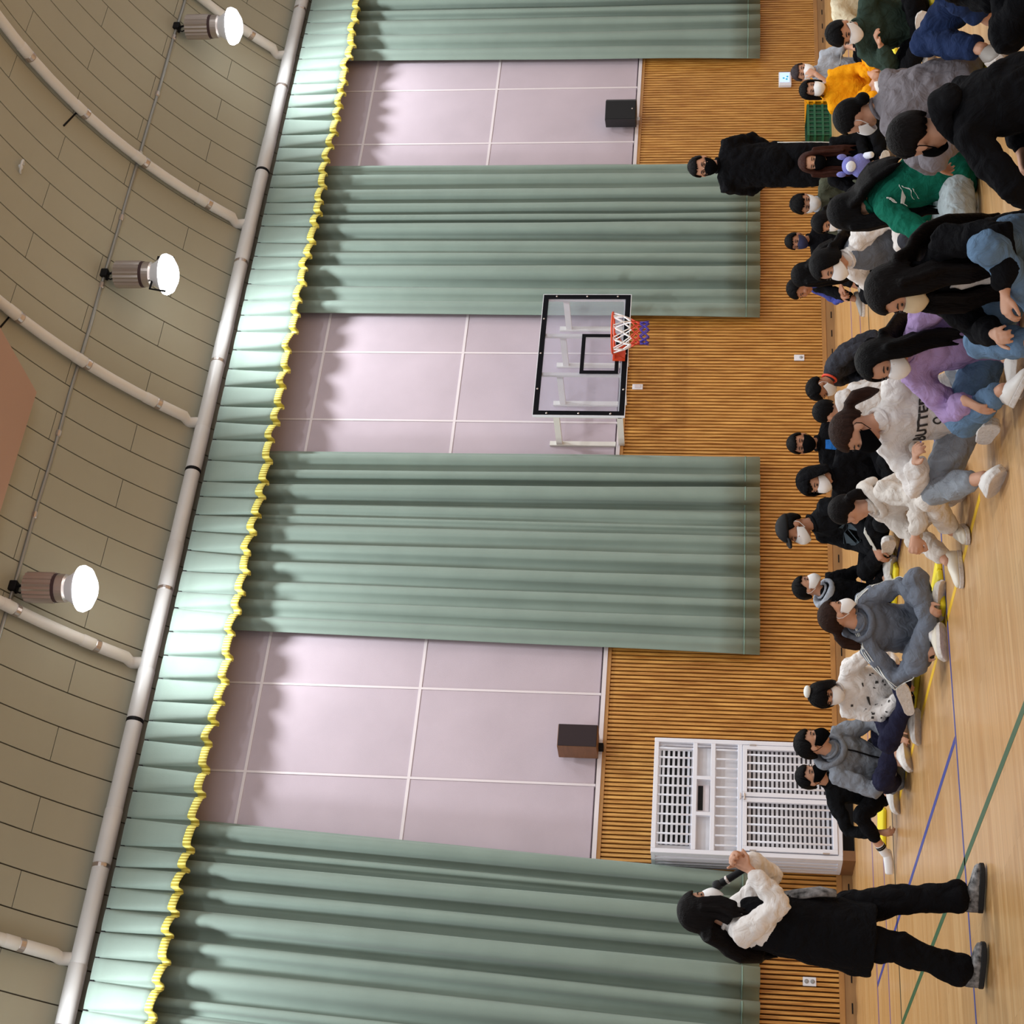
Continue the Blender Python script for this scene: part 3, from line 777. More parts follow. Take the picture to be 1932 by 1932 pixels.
def shoe(parent, ankle, toe, down, sc, M, Ms, name='shoe', open_top=True):
    toe = toe.normalized(); down = (down - toe*down.dot(toe)).normalized(); lat = toe.cross(down)
    prof = [(-0.076, 0.014, -0.012), (-0.066, 0.028, -0.024), (-0.04, 0.036, -0.020), (0.0, 0.038, -0.008), (0.04, 0.040, -0.004), (0.085, 0.045, 0.012), (0.125, 0.044, 0.022), (0.155, 0.034, 0.032), (0.168, 0.016, 0.044)]
    g = MB(); n = 12; vs = []; base = 0.06
    for (t, hw, top) in prof:
        c = ankle + toe*t*sc
        for j in range(n):
            a = 2*pi*j/n; yy = hw*cos(a); zz = sin(a)
            hgt = (top if zz > 0 else base)
            mid = 0.045
            z = mid + (top - mid)*zz if zz > 0 else mid + (base - mid)*(-zz) 
            sq = (abs(cos(a))**0.6) * (1 if cos(a) > 0 else -1)
            vs.append(c + lat*hw*sq*sc + down*z*sc)
    fs = [(i*n+j, i*n+(j+1) % n, (i+1)*n+(j+1) % n, (i+1)*n+j) for i in range(len(prof)-1) for j in range(n)]
    fs += [tuple(range(n)), tuple((len(prof)-1)*n+j for j in range(n))]
    o = g.add(vs, fs).build(name, M, parent, smooth=True)
    g = MB(); vs = []; out = [(-0.082, 0.0), (-0.075, 0.022), (-0.05, 0.036), (0.0, 0.038), (0.05, 0.044), (0.10, 0.049), (0.14, 0.044), (0.165, 0.030), (0.178, 0.0)]
    ring = out + [(t, -h_) for t, h_ in out[-2:0:-1]]; N = len(ring)
    for dz_ in (0.052, 0.056, 0.074, 0.078):
        k_ = 0.96 if dz_ in (0.052, 0.078) else 1.0
        for t, h_ in ring: vs.append(ankle + toe*t*sc*k_ + lat*h_*sc*k_ + down*dz_*sc)
    fs = [(i*N+j, i*N+(j+1) % N, (i+1)*N+(j+1) % N, (i+1)*N+j) for i in range(3) for j in range(N)] + [tuple(range(N)), tuple(3*N+j for j in range(N))]
    g.add(vs, fs).build('sole', Ms, o, smooth=False)
    if sc > 0.9:
        for t in (0.045, 0.065, 0.085): MB().tube([ankle + (toe*t + lat*q*0.022 + down*(0.002 + (t-0.045)*0.32 + 0.010*q*q))*sc for q in (-1, -.4, .4, 1)], 0.0032*sc, 6).build('lace', Ms, o, smooth=True)
    return o

def head_frame(fwd, pitch, roll=0.0):
    f = Vector((fwd.x, fwd.y, 0)).normalized(); l = UP.cross(f)
    f2 = rot(f, l, pitch); u2 = rot(UP, l, pitch)
    if roll: u2 = rot(u2, f2, roll); l = rot(l, f2, roll)
    return f2, l, u2

def hair_shell(mb, hc, f, l, u, sc, edge, rx=0.109, ry=0.091, rz=0.106, taper=0.9, lump=0.003, seed=0, thick=0.012, cz=0.018, jag=0.008):
    rnd = random.Random(seed); NA = 56; NR = 9; c = hc + u*cz*sc - f*0.006*sc
    ph1, ph2 = rnd.uniform(0, 6), rnd.uniform(0, 6)
    jit = [rnd.uniform(-1, 1)*jag for _ in range(NA)]
    outer, inner = [], []
    for a in range(NA):
        az = 2*pi*a/NA; ca, sa = cos(az), sin(az)
        ad = abs(((az + pi) % (2*pi)) - pi) * 180/pi
        ze = edge(ad) + jit[a]
        co, ci = [], []
        for r in range(NR+1):
            t = r/NR
            if ze >= 0:
                ph = pi/2 + (asin(min(0.98, ze/rz)) - pi/2)*t; hr, z = cos(ph), rz*sin(ph)
            else:
                if t < 0.55: ph = pi/2*(1 - t/0.55); hr, z = cos(ph), rz*sin(ph)
                else:
                    q = (t-0.55)/0.45; z = ze*q; hr = 1 - (1-taper)*q*q
            wob = 1 + lump*4*sin(9*az + ph1 + 3*t) + lump*6*sin(4*az + ph2)*t
            end = 1.0 if t < 0.98 else 0.965
            p = f*(rx*hr*ca) + l*(ry*hr*sa)
            co.append(c + (p*wob*end + u*z*(wob if z > 0 else 1))*sc)
            ci.append(c + (p*(0.86) + u*(z*0.88 if z > 0 else z))*sc)
        outer.append(co); inner.append(ci)
    vs = []; fs = []; W = 2*(NR+1)
    for a in range(NA): vs += outer[a] + inner[a][::-1]
    for a in range(NA):
        b = (a+1) % NA
        for k in range(W-1): fs.append((a*W+k, b*W+k, b*W+k+1, a*W+k+1))
    mb.add(vs, fs)

def edge_short(bang=0.035):
    def e(ad):
        if ad < 55: return bang + 0.012*(ad/55)
        if ad < 75: return bang + 0.012 + (0.0 - bang - 0.012)*(ad-55)/20 - 0.015*(ad-55)/20
        if ad < 105: return -0.015 - 0.008*(ad-75)/30
        if ad < 125: return -0.02 - 0.045*(ad-105)/20
        return -0.068
    return e
def edge_long(bang=0.04, side=-0.11, open_=52):
    def e(ad):
        if ad < open_-14: return bang
        if ad < open_: return bang + (side*0.6 - bang)*(ad-open_+14)/14
        if ad < open_+25: return side*0.6 + side*0.4*(ad-open_)/25
        return side
    return e
def edge_tied(bang=0.05):
    def e(ad):
        if ad < 50: return bang + 0.006*(ad/50)
        if ad < 85: return bang + (-0.02 - bang)*(ad-50)/35
        if ad < 110: return -0.02
        return -0.02 - 0.05*min(1, (ad-110)/25)
    return e
def edge_hood():
    def e(ad):
        if ad < 48: return 0.062
        if ad < 75: return 0.062 - 0.19*(ad-48)/27
        return -0.13
    return e

def person(label, pos, ang, s=1.0, lean=12, slouch=14, twist=0, sway=0, head=(0, 10), hroll=0, pose='cross',
           arms=None, legs=None, top='sweatshirt', topM=None, sleeve=1.0, bot='trousers', botM=None, baggy=1.0, skin=SKIN,
           hair='short', hairM=HBLACK, bang=0.035, mask=M_maskw, shoeM=M_shoew, soleM=M_sole, hood=False, hoodM=None,
           extra=None, female=False, seatz=0.0, near=False, jacket=None, curl=30, sock=None, handn=None, eyes=True, hips=None, ears=True):
    """local frame: +x forward, +y the person's left, z up; lengths for a 1.5 m child times s"""
    body = MB(); X = Vector((1, 0, 0)); Yv = Vector((0, 1, 0))
    stand = pose == 'stand'
    zp = (0.80 if stand else 0.105) * s + seatz
    p0 = Vector((0, 0, zp))
    seg = [0.115, 0.115, 0.115, 0.085]
    fd = X.copy()
    pts = [p0]; dirs = []
    for k in range(4):
        a = lean*0.55 + slouch*(k/3.0)*1.0 + lean*0.45*(k/3.0)
        d = rot(UP, Yv, a); d = rot(d, X, -sway*(0.5+0.5*k/3)); dirs.append(d)
        pts.append(pts[-1] + d*seg[k]*s)
    p1, p2, p3, p4 = pts[1:]
    tdir = dirs[3]
    lat = rot(Yv, UP, twist); lat = (lat - tdir*lat.dot(tdir)).normalized()
    chestf = lat.cross(tdir).normalized()
    shw = 0.150 if female else 0.158
    sh = {+1: p3 + tdir*0.035*s + lat*shw*s, -1: p3 + tdir*0.035*s - lat*shw*s}
    hf0 = rot(X, UP, head[0])
    f, l, u = head_frame(hf0, head[1], hroll)
    nk = p4 + (tdir*0.6 + u*0.4).normalized()*0.055*s + chestf*0.004*s
    hc = nk + (u*0.7 + UP*0.3)*0.098*s + f*0.022*s
    # ---------------- skin: head, neck, hands and a slim body under the clothes
    hs = s*0.96
    Mh = Matrix((f, l, u)).transposed()
    body.ell(hc + (u*0.018 - f*0.006)*hs, (0.094*hs, 0.076*hs, 0.092*hs), 20, 14, Mh)
    body.ell(hc + (f*0.026 - u*0.040)*hs, (0.062*hs, 0.058*hs, 0.066*hs), 18, 12, Mh)
    body.ell(hc + (f*0.050 - u*0.088)*hs, (0.026*hs, 0.030*hs, 0.024*hs), 12, 8, Mh)
    body.tube([hc + (f*0.086 + u*0.012)*hs, hc + (f*0.093 - u*0.016)*hs, hc + (f*0.097 - u*0.028)*hs], [0.008*hs, 0.0105*hs, 0.012*hs], 8)
    body.ell(hc + (f*0.084 - u*0.064)*hs, (0.009*hs, 0.023*hs, 0.010*hs), 10, 6, Mh)
    for sg in (1, -1):
        if ears: body.ell(hc + (l*sg*0.078 - f*0.004 - u*0.012)*hs, (0.020*hs, 0.010*hs, 0.031*hs), 10, 8, Mh)
        body.ell(hc + (l*sg*0.036 + f*0.066 - u*0.028)*hs, (0.024*hs, 0.024*hs, 0.022*hs), 10, 8, Mh)
    body.tube([p4 - tdir*0.04*s, nk, hc - u*0.045*s - f*0.012*s], [0.050*s, 0.044*s, 0.046*s], 14)
    body.tube([p0, p1, p2, p3, p4], [(0.045*s, 0.03*s), (0.045*s, 0.03*s), (0.05*s, 0.032*s), (0.06*s, 0.034*s), (0.055*s, 0.045*s)], 14, side=lat)
    # ---------------- limbs
    A = arms or {}
    la, lf = 0.245*s, 0.215*s
    topg = MB(); botg = MB()
    hipw = 0.082
    hp = {+1: p0 + Yv*hipw*s, -1: p0 - Yv*hipw*s}
    info = {}
    for sg, nm in ((1, 'L'), (-1, 'R')):
        spec = A.get(nm, {})
        if stand: t0 = (0.06, sg*0.24, 0.70)
        else: t0 = (0.26, sg*0.10, 0.17)
        tgt = Vector(spec.get('to', t0))*s
        if not stand: tgt.z += seatz
        pole = Vector(spec.get('pole', (-0.6, sg*0.8, -0.5)))
        el, wr = ik(sh[sg], tgt, la, lf, pole)
        body.tube([sh[sg] - lat*sg*0.05*s, sh[sg], el, wr], [0.026*s, 0.026*s, 0.024*s, 0.023*s] if sleeve > 0.9 else [0.036*s, 0.035*s, 0.031*s, 0.024*s], 10)
        fw = Vector(spec.get('dir', (wr - el))).normalized()
        nrm = Vector(spec.get('palm', (0, -sg*0.5, -1)))
        hand(body, wr + (wr-el).normalized()*0.012*s, fw, nrm, s*0.93, 1 if nrm.cross(fw).dot(Vector((0, sg, 0))) < 0 else -1, spec.get('curl', curl))
        c0 = sh[sg] - lat*sg*0.075*s
        lo = wr + (el - wr)*0.04
        if sleeve > 0.9:
            mid1 = sh[sg].lerp(el, 0.5); mid2 = el.lerp(lo, 0.55)
            topg.tube([c0, sh[sg] + lat*sg*0.004*s, mid1, el, mid2, lo.lerp(el, 0.10), lo], [0.068*s*baggy**.5, 0.066*s*baggy**.5, 0.058*s*baggy, 0.054*s*baggy, 0.052*s*baggy, 0.047*s*baggy, 0.035*s], 14)
        else:
            e2 = sh[sg].lerp(el, sleeve*1.6)
            topg.tube([c0, sh[sg] + lat*sg*0.004*s, e2], [0.066*s, 0.064*s, 0.060*s*baggy], 14)
        info[nm] = (sh[sg], el, wr)
    Lg = legs or {}
    lt, lsh = (0.37*s, 0.375*s)
    for sg, nm in ((1, 'L'), (-1, 'R')):
        spec = Lg.get(nm, {})
        if stand: t0 = (0.0, sg*0.09, 0.075); pl = (1, sg*0.1, 0)
        elif pose == 'cross': t0 = (0.30 + (0.035 if sg > 0 else -0.03), -sg*0.10, 0.075); pl = (0.25, sg*1.0, 0.28)
        elif pose == 'knees': t0 = (0.36, sg*0.10, 0.075); pl = (0.3, sg*0.12, 1)
        tgt = Vector(spec.get('to', t0))*s
        pole = Vector(spec.get('pole', pl))
        if stand: lt, lsh = 0.375*s, 0.36*s
        kn, an = ik(hp[sg], tgt, lt, lsh, pole)
        body.tube([p0, hp[sg], kn, an - (an-kn)*0.42, an], [0.028*s, 0.028*s, 0.026*s, 0.036*s, 0.029*s], 10)
        sd = (an - kn).normalized()
        if stand: toe0, dn0 = (1, sg*0.25, 0), (0, 0, -1)
        elif pose == 'cross': toe0, dn0 = (0.35, -sg*1, -0.05), (0.75, -sg*0.25, -0.65)
        else: toe0, dn0 = (1, sg*0.15, 0), (0, 0, -1)
        toe = Vector(spec.get('toe', toe0)); dn = Vector(spec.get('down', dn0))
        cut = spec.get('cut', 0.06)
        end = an - sd*cut*s
        mid = hp[sg].lerp(kn, 0.5)
        b_ = baggy
        botg.tube([hp[sg] - (kn-hp[sg]).normalized()*0.03*s, mid, kn, kn.lerp(end, 0.5), end], [0.092*s, 0.082*s*b_, 0.069*s*b_, 0.060*s*b_, spec.get('hem', 0.052)*s*b_], 14)
        botg.ell(kn, (0.068*s*b_,)*3, 12, 8)
        info['leg'+nm] = (hp[sg], kn, an, toe, dn)
    bo = finish(body, 'person', skin, None, 0.0066 if near else 0.0078, 2)
    bo.location = (pos[0], pos[1], 0); bo.rotation_euler = (0, 0, radians(ang))
    tag(bo, label, 'person')
    # ---------------- clothes
    loose = 1.0 * (baggy**0.5)
    hemd = dirs[0]
    wlo = p0 - hemd*(0.05 if not stand else 0.10)*s
    fem = 0.93 if female else 1.0
    topg.tube([wlo, p0 + hemd*0.02*s, p1, p2, p3, p3.lerp(p4, 0.65), p4 + tdir*0.012*s, p4 + tdir*0.034*s],
              [(0.168*s*loose, 0.122*s*loose), (0.170*s*loose, 0.128*s*loose), (0.160*s*loose*fem, 0.118*s*loose), (0.162*s*loose*fem, 0.115*s*loose), (0.165*s*fem, 0.108*s), (0.125*s, 0.085*s), (0.075*s, 0.066*s), (0.056*s, 0.056*s)], 22, side=lat)
    vx = 0.0118 if near else 0.0136
    to = finish(topg, top, topM, bo, vx, 5, 0.030 if baggy >= 1.1 else 0.022, 0.012)
    botg.ell(p0 + Vector((0.0, 0, -0.005*s if not stand else 0.0)), (0.125*s, 0.160*s, 0.105*s if not stand else 0.12*s), 18, 12)
    finish(botg, bot, botM, bo, vx, 5, 0.024, 0.010)
    # collar
    cc = p4 + tdir*0.028*s
    cl = chestf
    MB().tube([cc + (cl*cos(w_)*0.056 + lat*sin(w_)*0.056)*s + tdir*(0.004 - 0.010*cos(w_))*s for w_ in [2*pi*i/20 for i in range(20)]], 0.0105*s, 8, closed=True, side=tuple(tdir)).build('collar', hoodM or topM, bo, smooth=True)
    if hood:
        g = MB(); hb_ = [cc + (cl*cos(w_)*(0.085 if cos(w_) > 0 else 0.115) + lat*sin(w_)*0.105)*s - tdir*(0.012 + 0.035*max(0, cos(w_)))*s for w_ in [2*pi*i/18 for i in range(18)]]
        g.tube(hb_, [(0.030*s, 0.022*s) if cos(2*pi*i/18) > -0.3 else (0.042*s, 0.034*s) for i in range(18)], 10, closed=True, side=tuple(tdir))
        g.ell(p4 - chestf*0.105*s - tdir*0.035*s, (0.045*s, 0.085*s, 0.055*s), 14, 10, Matrix((chestf, lat, tdir)).transposed())
        finish(g, 'hood', hoodM or topM, bo, 0.011, 4, 0.012)
    # ---------------- hair
    g = MB(); sd_ = hash(label) % 997
    sd_ = sum(ord(ch)*(i+1) for i, ch in enumerate(label)) % 997
    back = -chestf
    if hair == 'short': hair_shell(g, hc, f, l, u, hs, edge_short(bang), seed=sd_, taper=0.80, jag=0.007)
    elif hair == 'cap': hair_shell(g, hc, f, l, u, hs, edge_short(0.05), seed=sd_, taper=0.8)
    elif hair == 'bob': hair_shell(g, hc, f, l, u, hs, edge_long(bang, -0.115, 58), seed=sd_, taper=0.96, rx=0.112, ry=0.098)
    elif hair == 'long': hair_shell(g, hc, f, l, u, hs, edge_long(bang, -0.10, 56), seed=sd_, taper=0.95, rx=0.112, ry=0.096)
    elif hair in ('pony', 'bun'): hair_shell(g, hc, f, l, u, hs, edge_tied(bang), seed=sd_, taper=0.78)
    elif hair == 'hood': hair_shell(g, hc, f, l, u, hs, edge_short(0.03), seed=sd_, taper=0.8)
    if hair == 'long':
        ex = extra or {}
        ln = ex.get('len', 3)
        b0 = hc - f*0.075*hs - u*0.03*hs
        vol = ex.get('vol', 1.0)
        path = [b0, nk - chestf*0.085*s - u*0.01*s, p4 - chestf*0.115*s, p3 - chestf*0.140*s + tdir*0.02*s, p2 - chestf*0.148*s + tdir*0.03*s, p1 - chestf*0.15*s][:ln+2]
        wd = [0.082, 0.088, 0.095, 0.095, 0.085, 0.06][:ln+2]; wd[-1] *= 0.7
        g.tube(path, [(w_*s*vol, 0.036*s*vol) for w_ in wd], 20, side=lat, capr=0.2)
        for j_ in range(7):
            o_ = (j_ - 3)/3.0; rr_ = random.Random(j_ + sd_)
            g.tube([q + lat*o_*w_*0.86*s - chestf*rr_.uniform(0.004, 0.018)*s for q, w_ in zip(path, wd)] + [path[-1] + lat*o_*wd[-1]*0.8*s - tdir*rr_.uniform(0.03, 0.10)*s], [(0.022*s, 0.02*s)]*len(path) + [(0.005*s, 0.005*s)], 8, side=lat)
        for sg in ex.get('front', ()):
            q0 = hc + l*sg*0.083*hs + f*0.02*hs + u*0.0*hs
            q1 = hc + l*sg*0.092*hs + f*0.03*hs - u*0.09*hs
            q2 = p4 + lat*sg*0.085*s + chestf*0.075*s
            q3 = p3 + lat*sg*0.09*s + chestf*0.125*s
            q4 = p2 + lat*sg*0.08*s + chestf*0.135*s
            n_ = ex.get('flen', 5)
            g.tube([q0 + u*0.04*hs - l*sg*0.01*hs, q0, q1, q2, q3, q4][:n_+1], [(0.02*s, 0.034*s), (0.022*s, 0.05*s), (0.022*s, 0.062*s), (0.022*s, 0.064*s), (0.018*s, 0.056*s), (0.012*s, 0.04*s)][:n_+1], 16, side=l)
            for j_ in range(3):
                o_ = (j_-1)*0.03
                pts_ = [q0, q1, q2, q3, q4][:n_]
                g.tube([q_ + chestf*(0.012 - abs(o_)*0.2)*s + lat*o_*s for q_ in pts_] + [pts_[-1] + lat*o_*1.2*s - UP*(0.06 + 0.03*j_)*s + chestf*0.01*s], [(0.018*s, 0.018*s)]*n_ + [(0.004*s, 0.004*s)], 8)
    if hair == 'pony':
        ex = extra or {}
        b0 = hc - f*0.098*hs + u*ex.get('tie', 0.0)*hs
        dr = Vector(ex.get('fall', (0, 0, 0)))
        path = [b0 + f*0.02*hs, b0 - f*0.035*hs - u*0.01*hs, b0 - f*0.055*hs - UP*0.06*s + dr*0.3*s, b0 - f*0.05*hs - UP*0.14*s + dr*0.7*s, b0 - f*0.04*hs - UP*0.20*s + dr*s]
        g.tube(path, [(0.02*s, 0.02*s), (0.027*s, 0.027*s), (0.036*s, 0.033*s), (0.03*s, 0.028*s), (0.008*s, 0.008*s)], 12)
        g.tube([b0 - f*0.008*hs, b0 - f*0.02*hs], 0.025*s, 12)
    if hair == 'bun':
        g.ell(hc - f*0.10*hs - u*0.06*hs, (0.035*hs, 0.042*hs, 0.04*hs), 12, 8)
    ho = g.build('hair', hairM, bo, smooth=True)
    if hair in ('long', 'pony', 'bun'):
        r_ = ho.modifiers.new('blend', 'REMESH'); r_.mode = 'VOXEL'; r_.voxel_size = 0.0075; r_.use_smooth_shade = True
        s_ = ho.modifiers.new('soften', 'SMOOTH'); s_.factor = 0.5; s_.iterations = 4
    if hair == 'cap':
        c2 = MB(); hair_shell(c2, hc, f, l, u, hs, lambda ad: 0.036 - 0.012*min(1, ad/120), rx=0.113, ry=0.096, rz=0.111, seed=1, lump=0.0, jag=0)
        c2.tube([hc + (f*(0.095 + 0.035*cos(w_)) + l*0.068*sin(w_) + u*(0.05 - 0.012*cos(w_)))*hs for w_ in [(-0.5 + i/8)*pi for i in range(9)]], 0.008*hs, 8)
        vs = [hc + (f*(0.085 + 0.055*r_*cos(w_)) + l*0.072*sin(w_) + u*(0.056 - 0.022*r_*cos(w_) + o_))*hs for o_ in (0.0, 0.006) for r_ in (0, 1) for w_ in [(-0.5 + i/8)*pi for i in range(9)]]
        fs = []
        for o_ in (0, 18):
            for i in range(8): fs.append((o_+i, o_+i+1, o_+9+i+1, o_+9+i))
        c2.add(vs, fs)
        c2.build('cap', extra.get('capM') if extra and 'capM' in extra else M_dark, bo, smooth=True)
    if hair == 'hood':
        c2 = MB(); hair_shell(c2, hc, f, l, u, hs, edge_hood(), rx=0.128, ry=0.112, rz=0.124, seed=3, lump=0.004, taper=1.02)
        c2.build('raised_hood', topM, bo, smooth=True)
    # ---------------- face
    if eyes:
        for sg in (1, -1):
            e = hc + (f*0.0815 + l*sg*0.033 + u*0.006)*hs
            MB().ell(e, (0.006*hs, 0.0135*hs, 0.0045*hs), 10, 6, Mh).build('eye', M_eye, bo, smooth=True)
            MB().tube([hc + (f*0.0885 + l*sg*0.018 + u*0.024)*hs, hc + (f*0.086 + l*sg*0.034 + u*0.028)*hs, hc + (f*0.076 + l*sg*0.050 + u*0.024)*hs], [0.003*hs, 0.0038*hs, 0.002*hs], 6).build('eyebrow', M_brow, bo, smooth=True)
    if mask:
        g = MB(); NA, NV = 22, 12
        def mk(a_, v_):
            az = (-1 + 2*a_)*radians(80); w_ = 1 - abs(-1 + 2*a_)**2.2
            zt = -0.012 + 0.016*w_*max(0, 1 - abs(-1 + 2*a_)*2.0); zb = -0.106 + 0.045*(abs(-1+2*a_)**1.6)
            z = zb + (zt - zb)*v_
            bul = sin(pi*min(1, max(0, v_*0.86 + 0.10)))
            rr = 0.087 + 0.034*bul*(cos(az)**1.2) - 0.006*(1 - v_)*(1-abs(-1+2*a_))
            rl = 0.076 + 0.004*bul - 0.010*(1-v_)
            return hc + (f*(rr*cos(az) + 0.004) + l*(rl*sin(az)) + u*z)*hs
        g.grid(mk, NA, NV); mo = g.build('face_mask', mask, bo, smooth=True, recalc=False)
        sdm = mo.modifiers.new('thick', 'SOLIDIFY'); sdm.thickness = 0.0025; sdm.offset = 1
        for sg in (1, -1):
            e = hc + (l*sg*0.083 - f*0.016)*hs
            MB().tube([hc + (f*0.020 + l*sg*0.0755 - u*0.025)*hs, e + u*0.012*hs, e - f*0.008*hs - u*0.008*hs, e - u*0.032*hs, hc + (f*0.022 + l*sg*0.070 - u*0.068)*hs], 0.0022*hs, 6).build('ear_loop', mask, mo, smooth=True)
    # ---------------- shoes
    for sg, nm in ((1, 'L'), (-1, 'R')):
        hp_, kn, an, toe, dn = info['leg'+nm]
        spec = Lg.get(nm, {})
        if spec.get('sock') or sock:
            sd = (an - kn).normalized()
            MB().tube([an - sd*0.10*s, an - sd*0.03*s, an + Vector(dn).normalized()*0.012*s], [0.036*s, 0.034*s, 0.034*s], 12).build('sock', spec.get('sock') or sock, bo, smooth=True)
            if spec.get('stripes'):
                for t_ in (0.075, 0.09): MB().tube([an - sd*t_*s, an - sd*(t_+0.007)*s], 0.038*s, 12).build('sock_stripe', M_dark, bo)
        if spec.get('bare'): 
            t_ = Vector(toe).normalized()
            MB().tube([an - t_*0.03*s, an + t_*0.05*s + Vector(dn)*0.02*s, an + t_*0.13*s + Vector(dn)*0.03*s], [(0.032*s, 0.035*s), (0.036*s, 0.03*s), (0.03*s, 0.018*s)], 12).build('socked_foot', spec['bare'], bo, smooth=True)
        else:
            shoe(bo, an, Vector(toe), Vector(dn), s*0.98, spec.get('shoe', shoeM), soleM)
    bo['fr'] = 0; del bo['fr']
    return dict(o=bo, top=to, p=pts, lat=lat, chestf=chestf, tdir=tdir, hc=hc, f=f, l=l, u=u, s=s, info=info, sh=sh, p4=p4)

def face_ang(rel): return -123.0 + rel

def print_on(P, text, org, right, upv, size, M, name='print', front=None, arc=0.0):
    """lettering laid on a garment: a text mesh set in the given frame and wrapped onto the cloth"""
    cu = bpy.data.curves.new('t', 'FONT'); cu.body = text; cu.size = size; cu.align_x = 'CENTER'; cu.align_y = 'CENTER'; cu.extrude = 0.0; cu.offset = size*0.03; cu.resolution_u = 3
    to = bpy.data.objects.new('t', cu); COL.objects.link(to)
    bpy.context.view_layer.update()
    me = bpy.data.meshes.new_from_object(to.evaluated_get(bpy.context.evaluated_depsgraph_get()))
    bpy.data.objects.remove(to)
    bm = bmesh.new(); bm.from_mesh(me)
    bmesh.ops.triangulate(bm, faces=bm.faces[:]); bmesh.ops.subdivide_edges(bm, edges=[e for e in bm.edges if e.calc_length() > size*0.25], cuts=2)
    for v in bm.verts:
        if arc: v.co.y -= arc*v.co.x*v.co.x
    bm.to_mesh(me); bm.free()
    o = bpy.data.objects.new(name, me); COL.objects.link(o); me.materials.append(M); o.parent = P['o']
    right = right.normalized(); n = right.cross(upv).normalized(); upv = n.cross(right).normalized()
    o.matrix_local = Matrix.Translation(org) @ Matrix((right, upv, n)).transposed().to_4x4()
    sw = o.modifiers.new('wrap', 'SHRINKWRAP'); sw.target = P['top']; sw.wrap_method = 'PROJECT'; sw.use_negative_direction = True; sw.use_positive_direction = True
    sw.use_project_z = True; sw.project_limit = 0.12; sw.offset = 0.004
    return o

def chest_panel(P, w0, w1, a, b, M, name):
    s_ = P['s']; lo = P['p'][0].lerp(P['p'][4], a); hi = P['p'][0].lerp(P['p'][4], b)
    upv = (hi - lo).normalized(); right = P['lat']; n = right.cross(upv).normalized(); right = upv.cross(n).normalized(); H = (hi - lo).length
    org = lo + P['chestf']*0.24*s_
    g = MB(); g.grid(lambda u_, v_: Vector(((u_-.5)*(w0 + (w1-w0)*v_)*s_, H*v_, 0)), 10, 14)
    o = g.build(name, M, P['o'], smooth=True, recalc=False)
    o.matrix_local = Matrix.Translation(org) @ Matrix((right, upv, n)).transposed().to_4x4()
    sw = o.modifiers.new('wrap', 'SHRINKWRAP'); sw.target = P['top']; sw.wrap_method = 'PROJECT'; sw.use_negative_direction = True; sw.use_positive_direction = False
    sw.use_project_z = True; sw.project_limit = 0.22; sw.offset = 0.005
    t_ = o.modifiers.new('t', 'SOLIDIFY'); t_.thickness = 0.003
    return o

def ribbon(P, pts, w, M, name='stripe', off=0.004):
    g = MB(); pts = [Vector(p) for p in pts]; vs = []
    n = len(pts)
    for i, p in enumerate(pts):
        t = (pts[min(i+1, n-1)] - pts[max(i-1, 0)]).normalized(); sd = t.cross(UP)
        if sd.length < 0.2: sd = t.cross(Vector((1, 0, 0)))
        sd.normalize(); vs += [p + sd*w/2, p - sd*w/2]
    g.add(vs, [(2*i, 2*i+1, 2*i+3, 2*i+2) for i in range(n-1)])
    o = g.build(name, M, P['o'], recalc=False)
    s_ = o.modifiers.new('sub', 'SUBSURF'); s_.subdivision_type = 'SIMPLE'; s_.levels = 2; s_.render_levels = 2
    sw = o.modifiers.new('wrap', 'SHRINKWRAP'); sw.target = P['top']; sw.wrap_method = 'NEAREST_SURFACEPOINT'; sw.wrap_mode = 'ABOVE_SURFACE'; sw.offset = off
    t_ = o.modifiers.new('t', 'SOLIDIFY'); t_.thickness = 0.003; t_.offset = 1
    return o

def cushion(x, y, ang, label, sx=0.40, sy=0.34, h=0.035):
    r = empty('floor_mat', (x, y, 0), radians(ang)); tag(r, label, 'mat', 'yellow floor mats')
    for i in range(4):
        a = -sx/2 + sx*i/4
        MB().box(a + 0.002, a + sx/4 - 0.002, -sy/2, sy/2, 0.0, h).build('fold', M_cush, r, bevel=0.012)
    return r

K = cloth('black', (15, 15, 18)); K2 = cloth('soft_black', (21, 22, 25)); G1 = cloth('mid_grey', (124, 128, 136)); G2 = cloth('slate_grey', (108, 114, 126)); G3 = cloth('warm_grey', (120, 115, 120))
NAVY = cloth('navy', (36, 36, 56)); CREAM = cloth('cream', (214, 206, 198)); WHITE = cloth('white', (226, 220, 216)); PURPLE = cloth('lilac', (168, 142, 186)); YEL = cloth('amber', (236, 158, 22))
GREEN = cloth('bottle_green', (20, 98, 78)); DGREEN = cloth('dark_green', (52, 66, 58)); OLIVE = cloth('olive', (78, 80, 66)); JEAN = cloth('blue_denim', (98, 124, 152)); LJEAN = cloth('pale_denim', (176, 188, 192)); GJEAN = cloth('grey_denim', (146, 152, 160)); DJEAN = cloth('dark_denim', (34, 48, 82))
BLUE = cloth('royal_blue', (74, 84, 164)); ECRU = cloth('ecru', (218, 206, 178)); LGREY = cloth('light_grey', (168, 174, 184)); CHAR = cloth('charcoal', (54, 55, 62)); OFFW = cloth('off_white', (198, 192, 188))

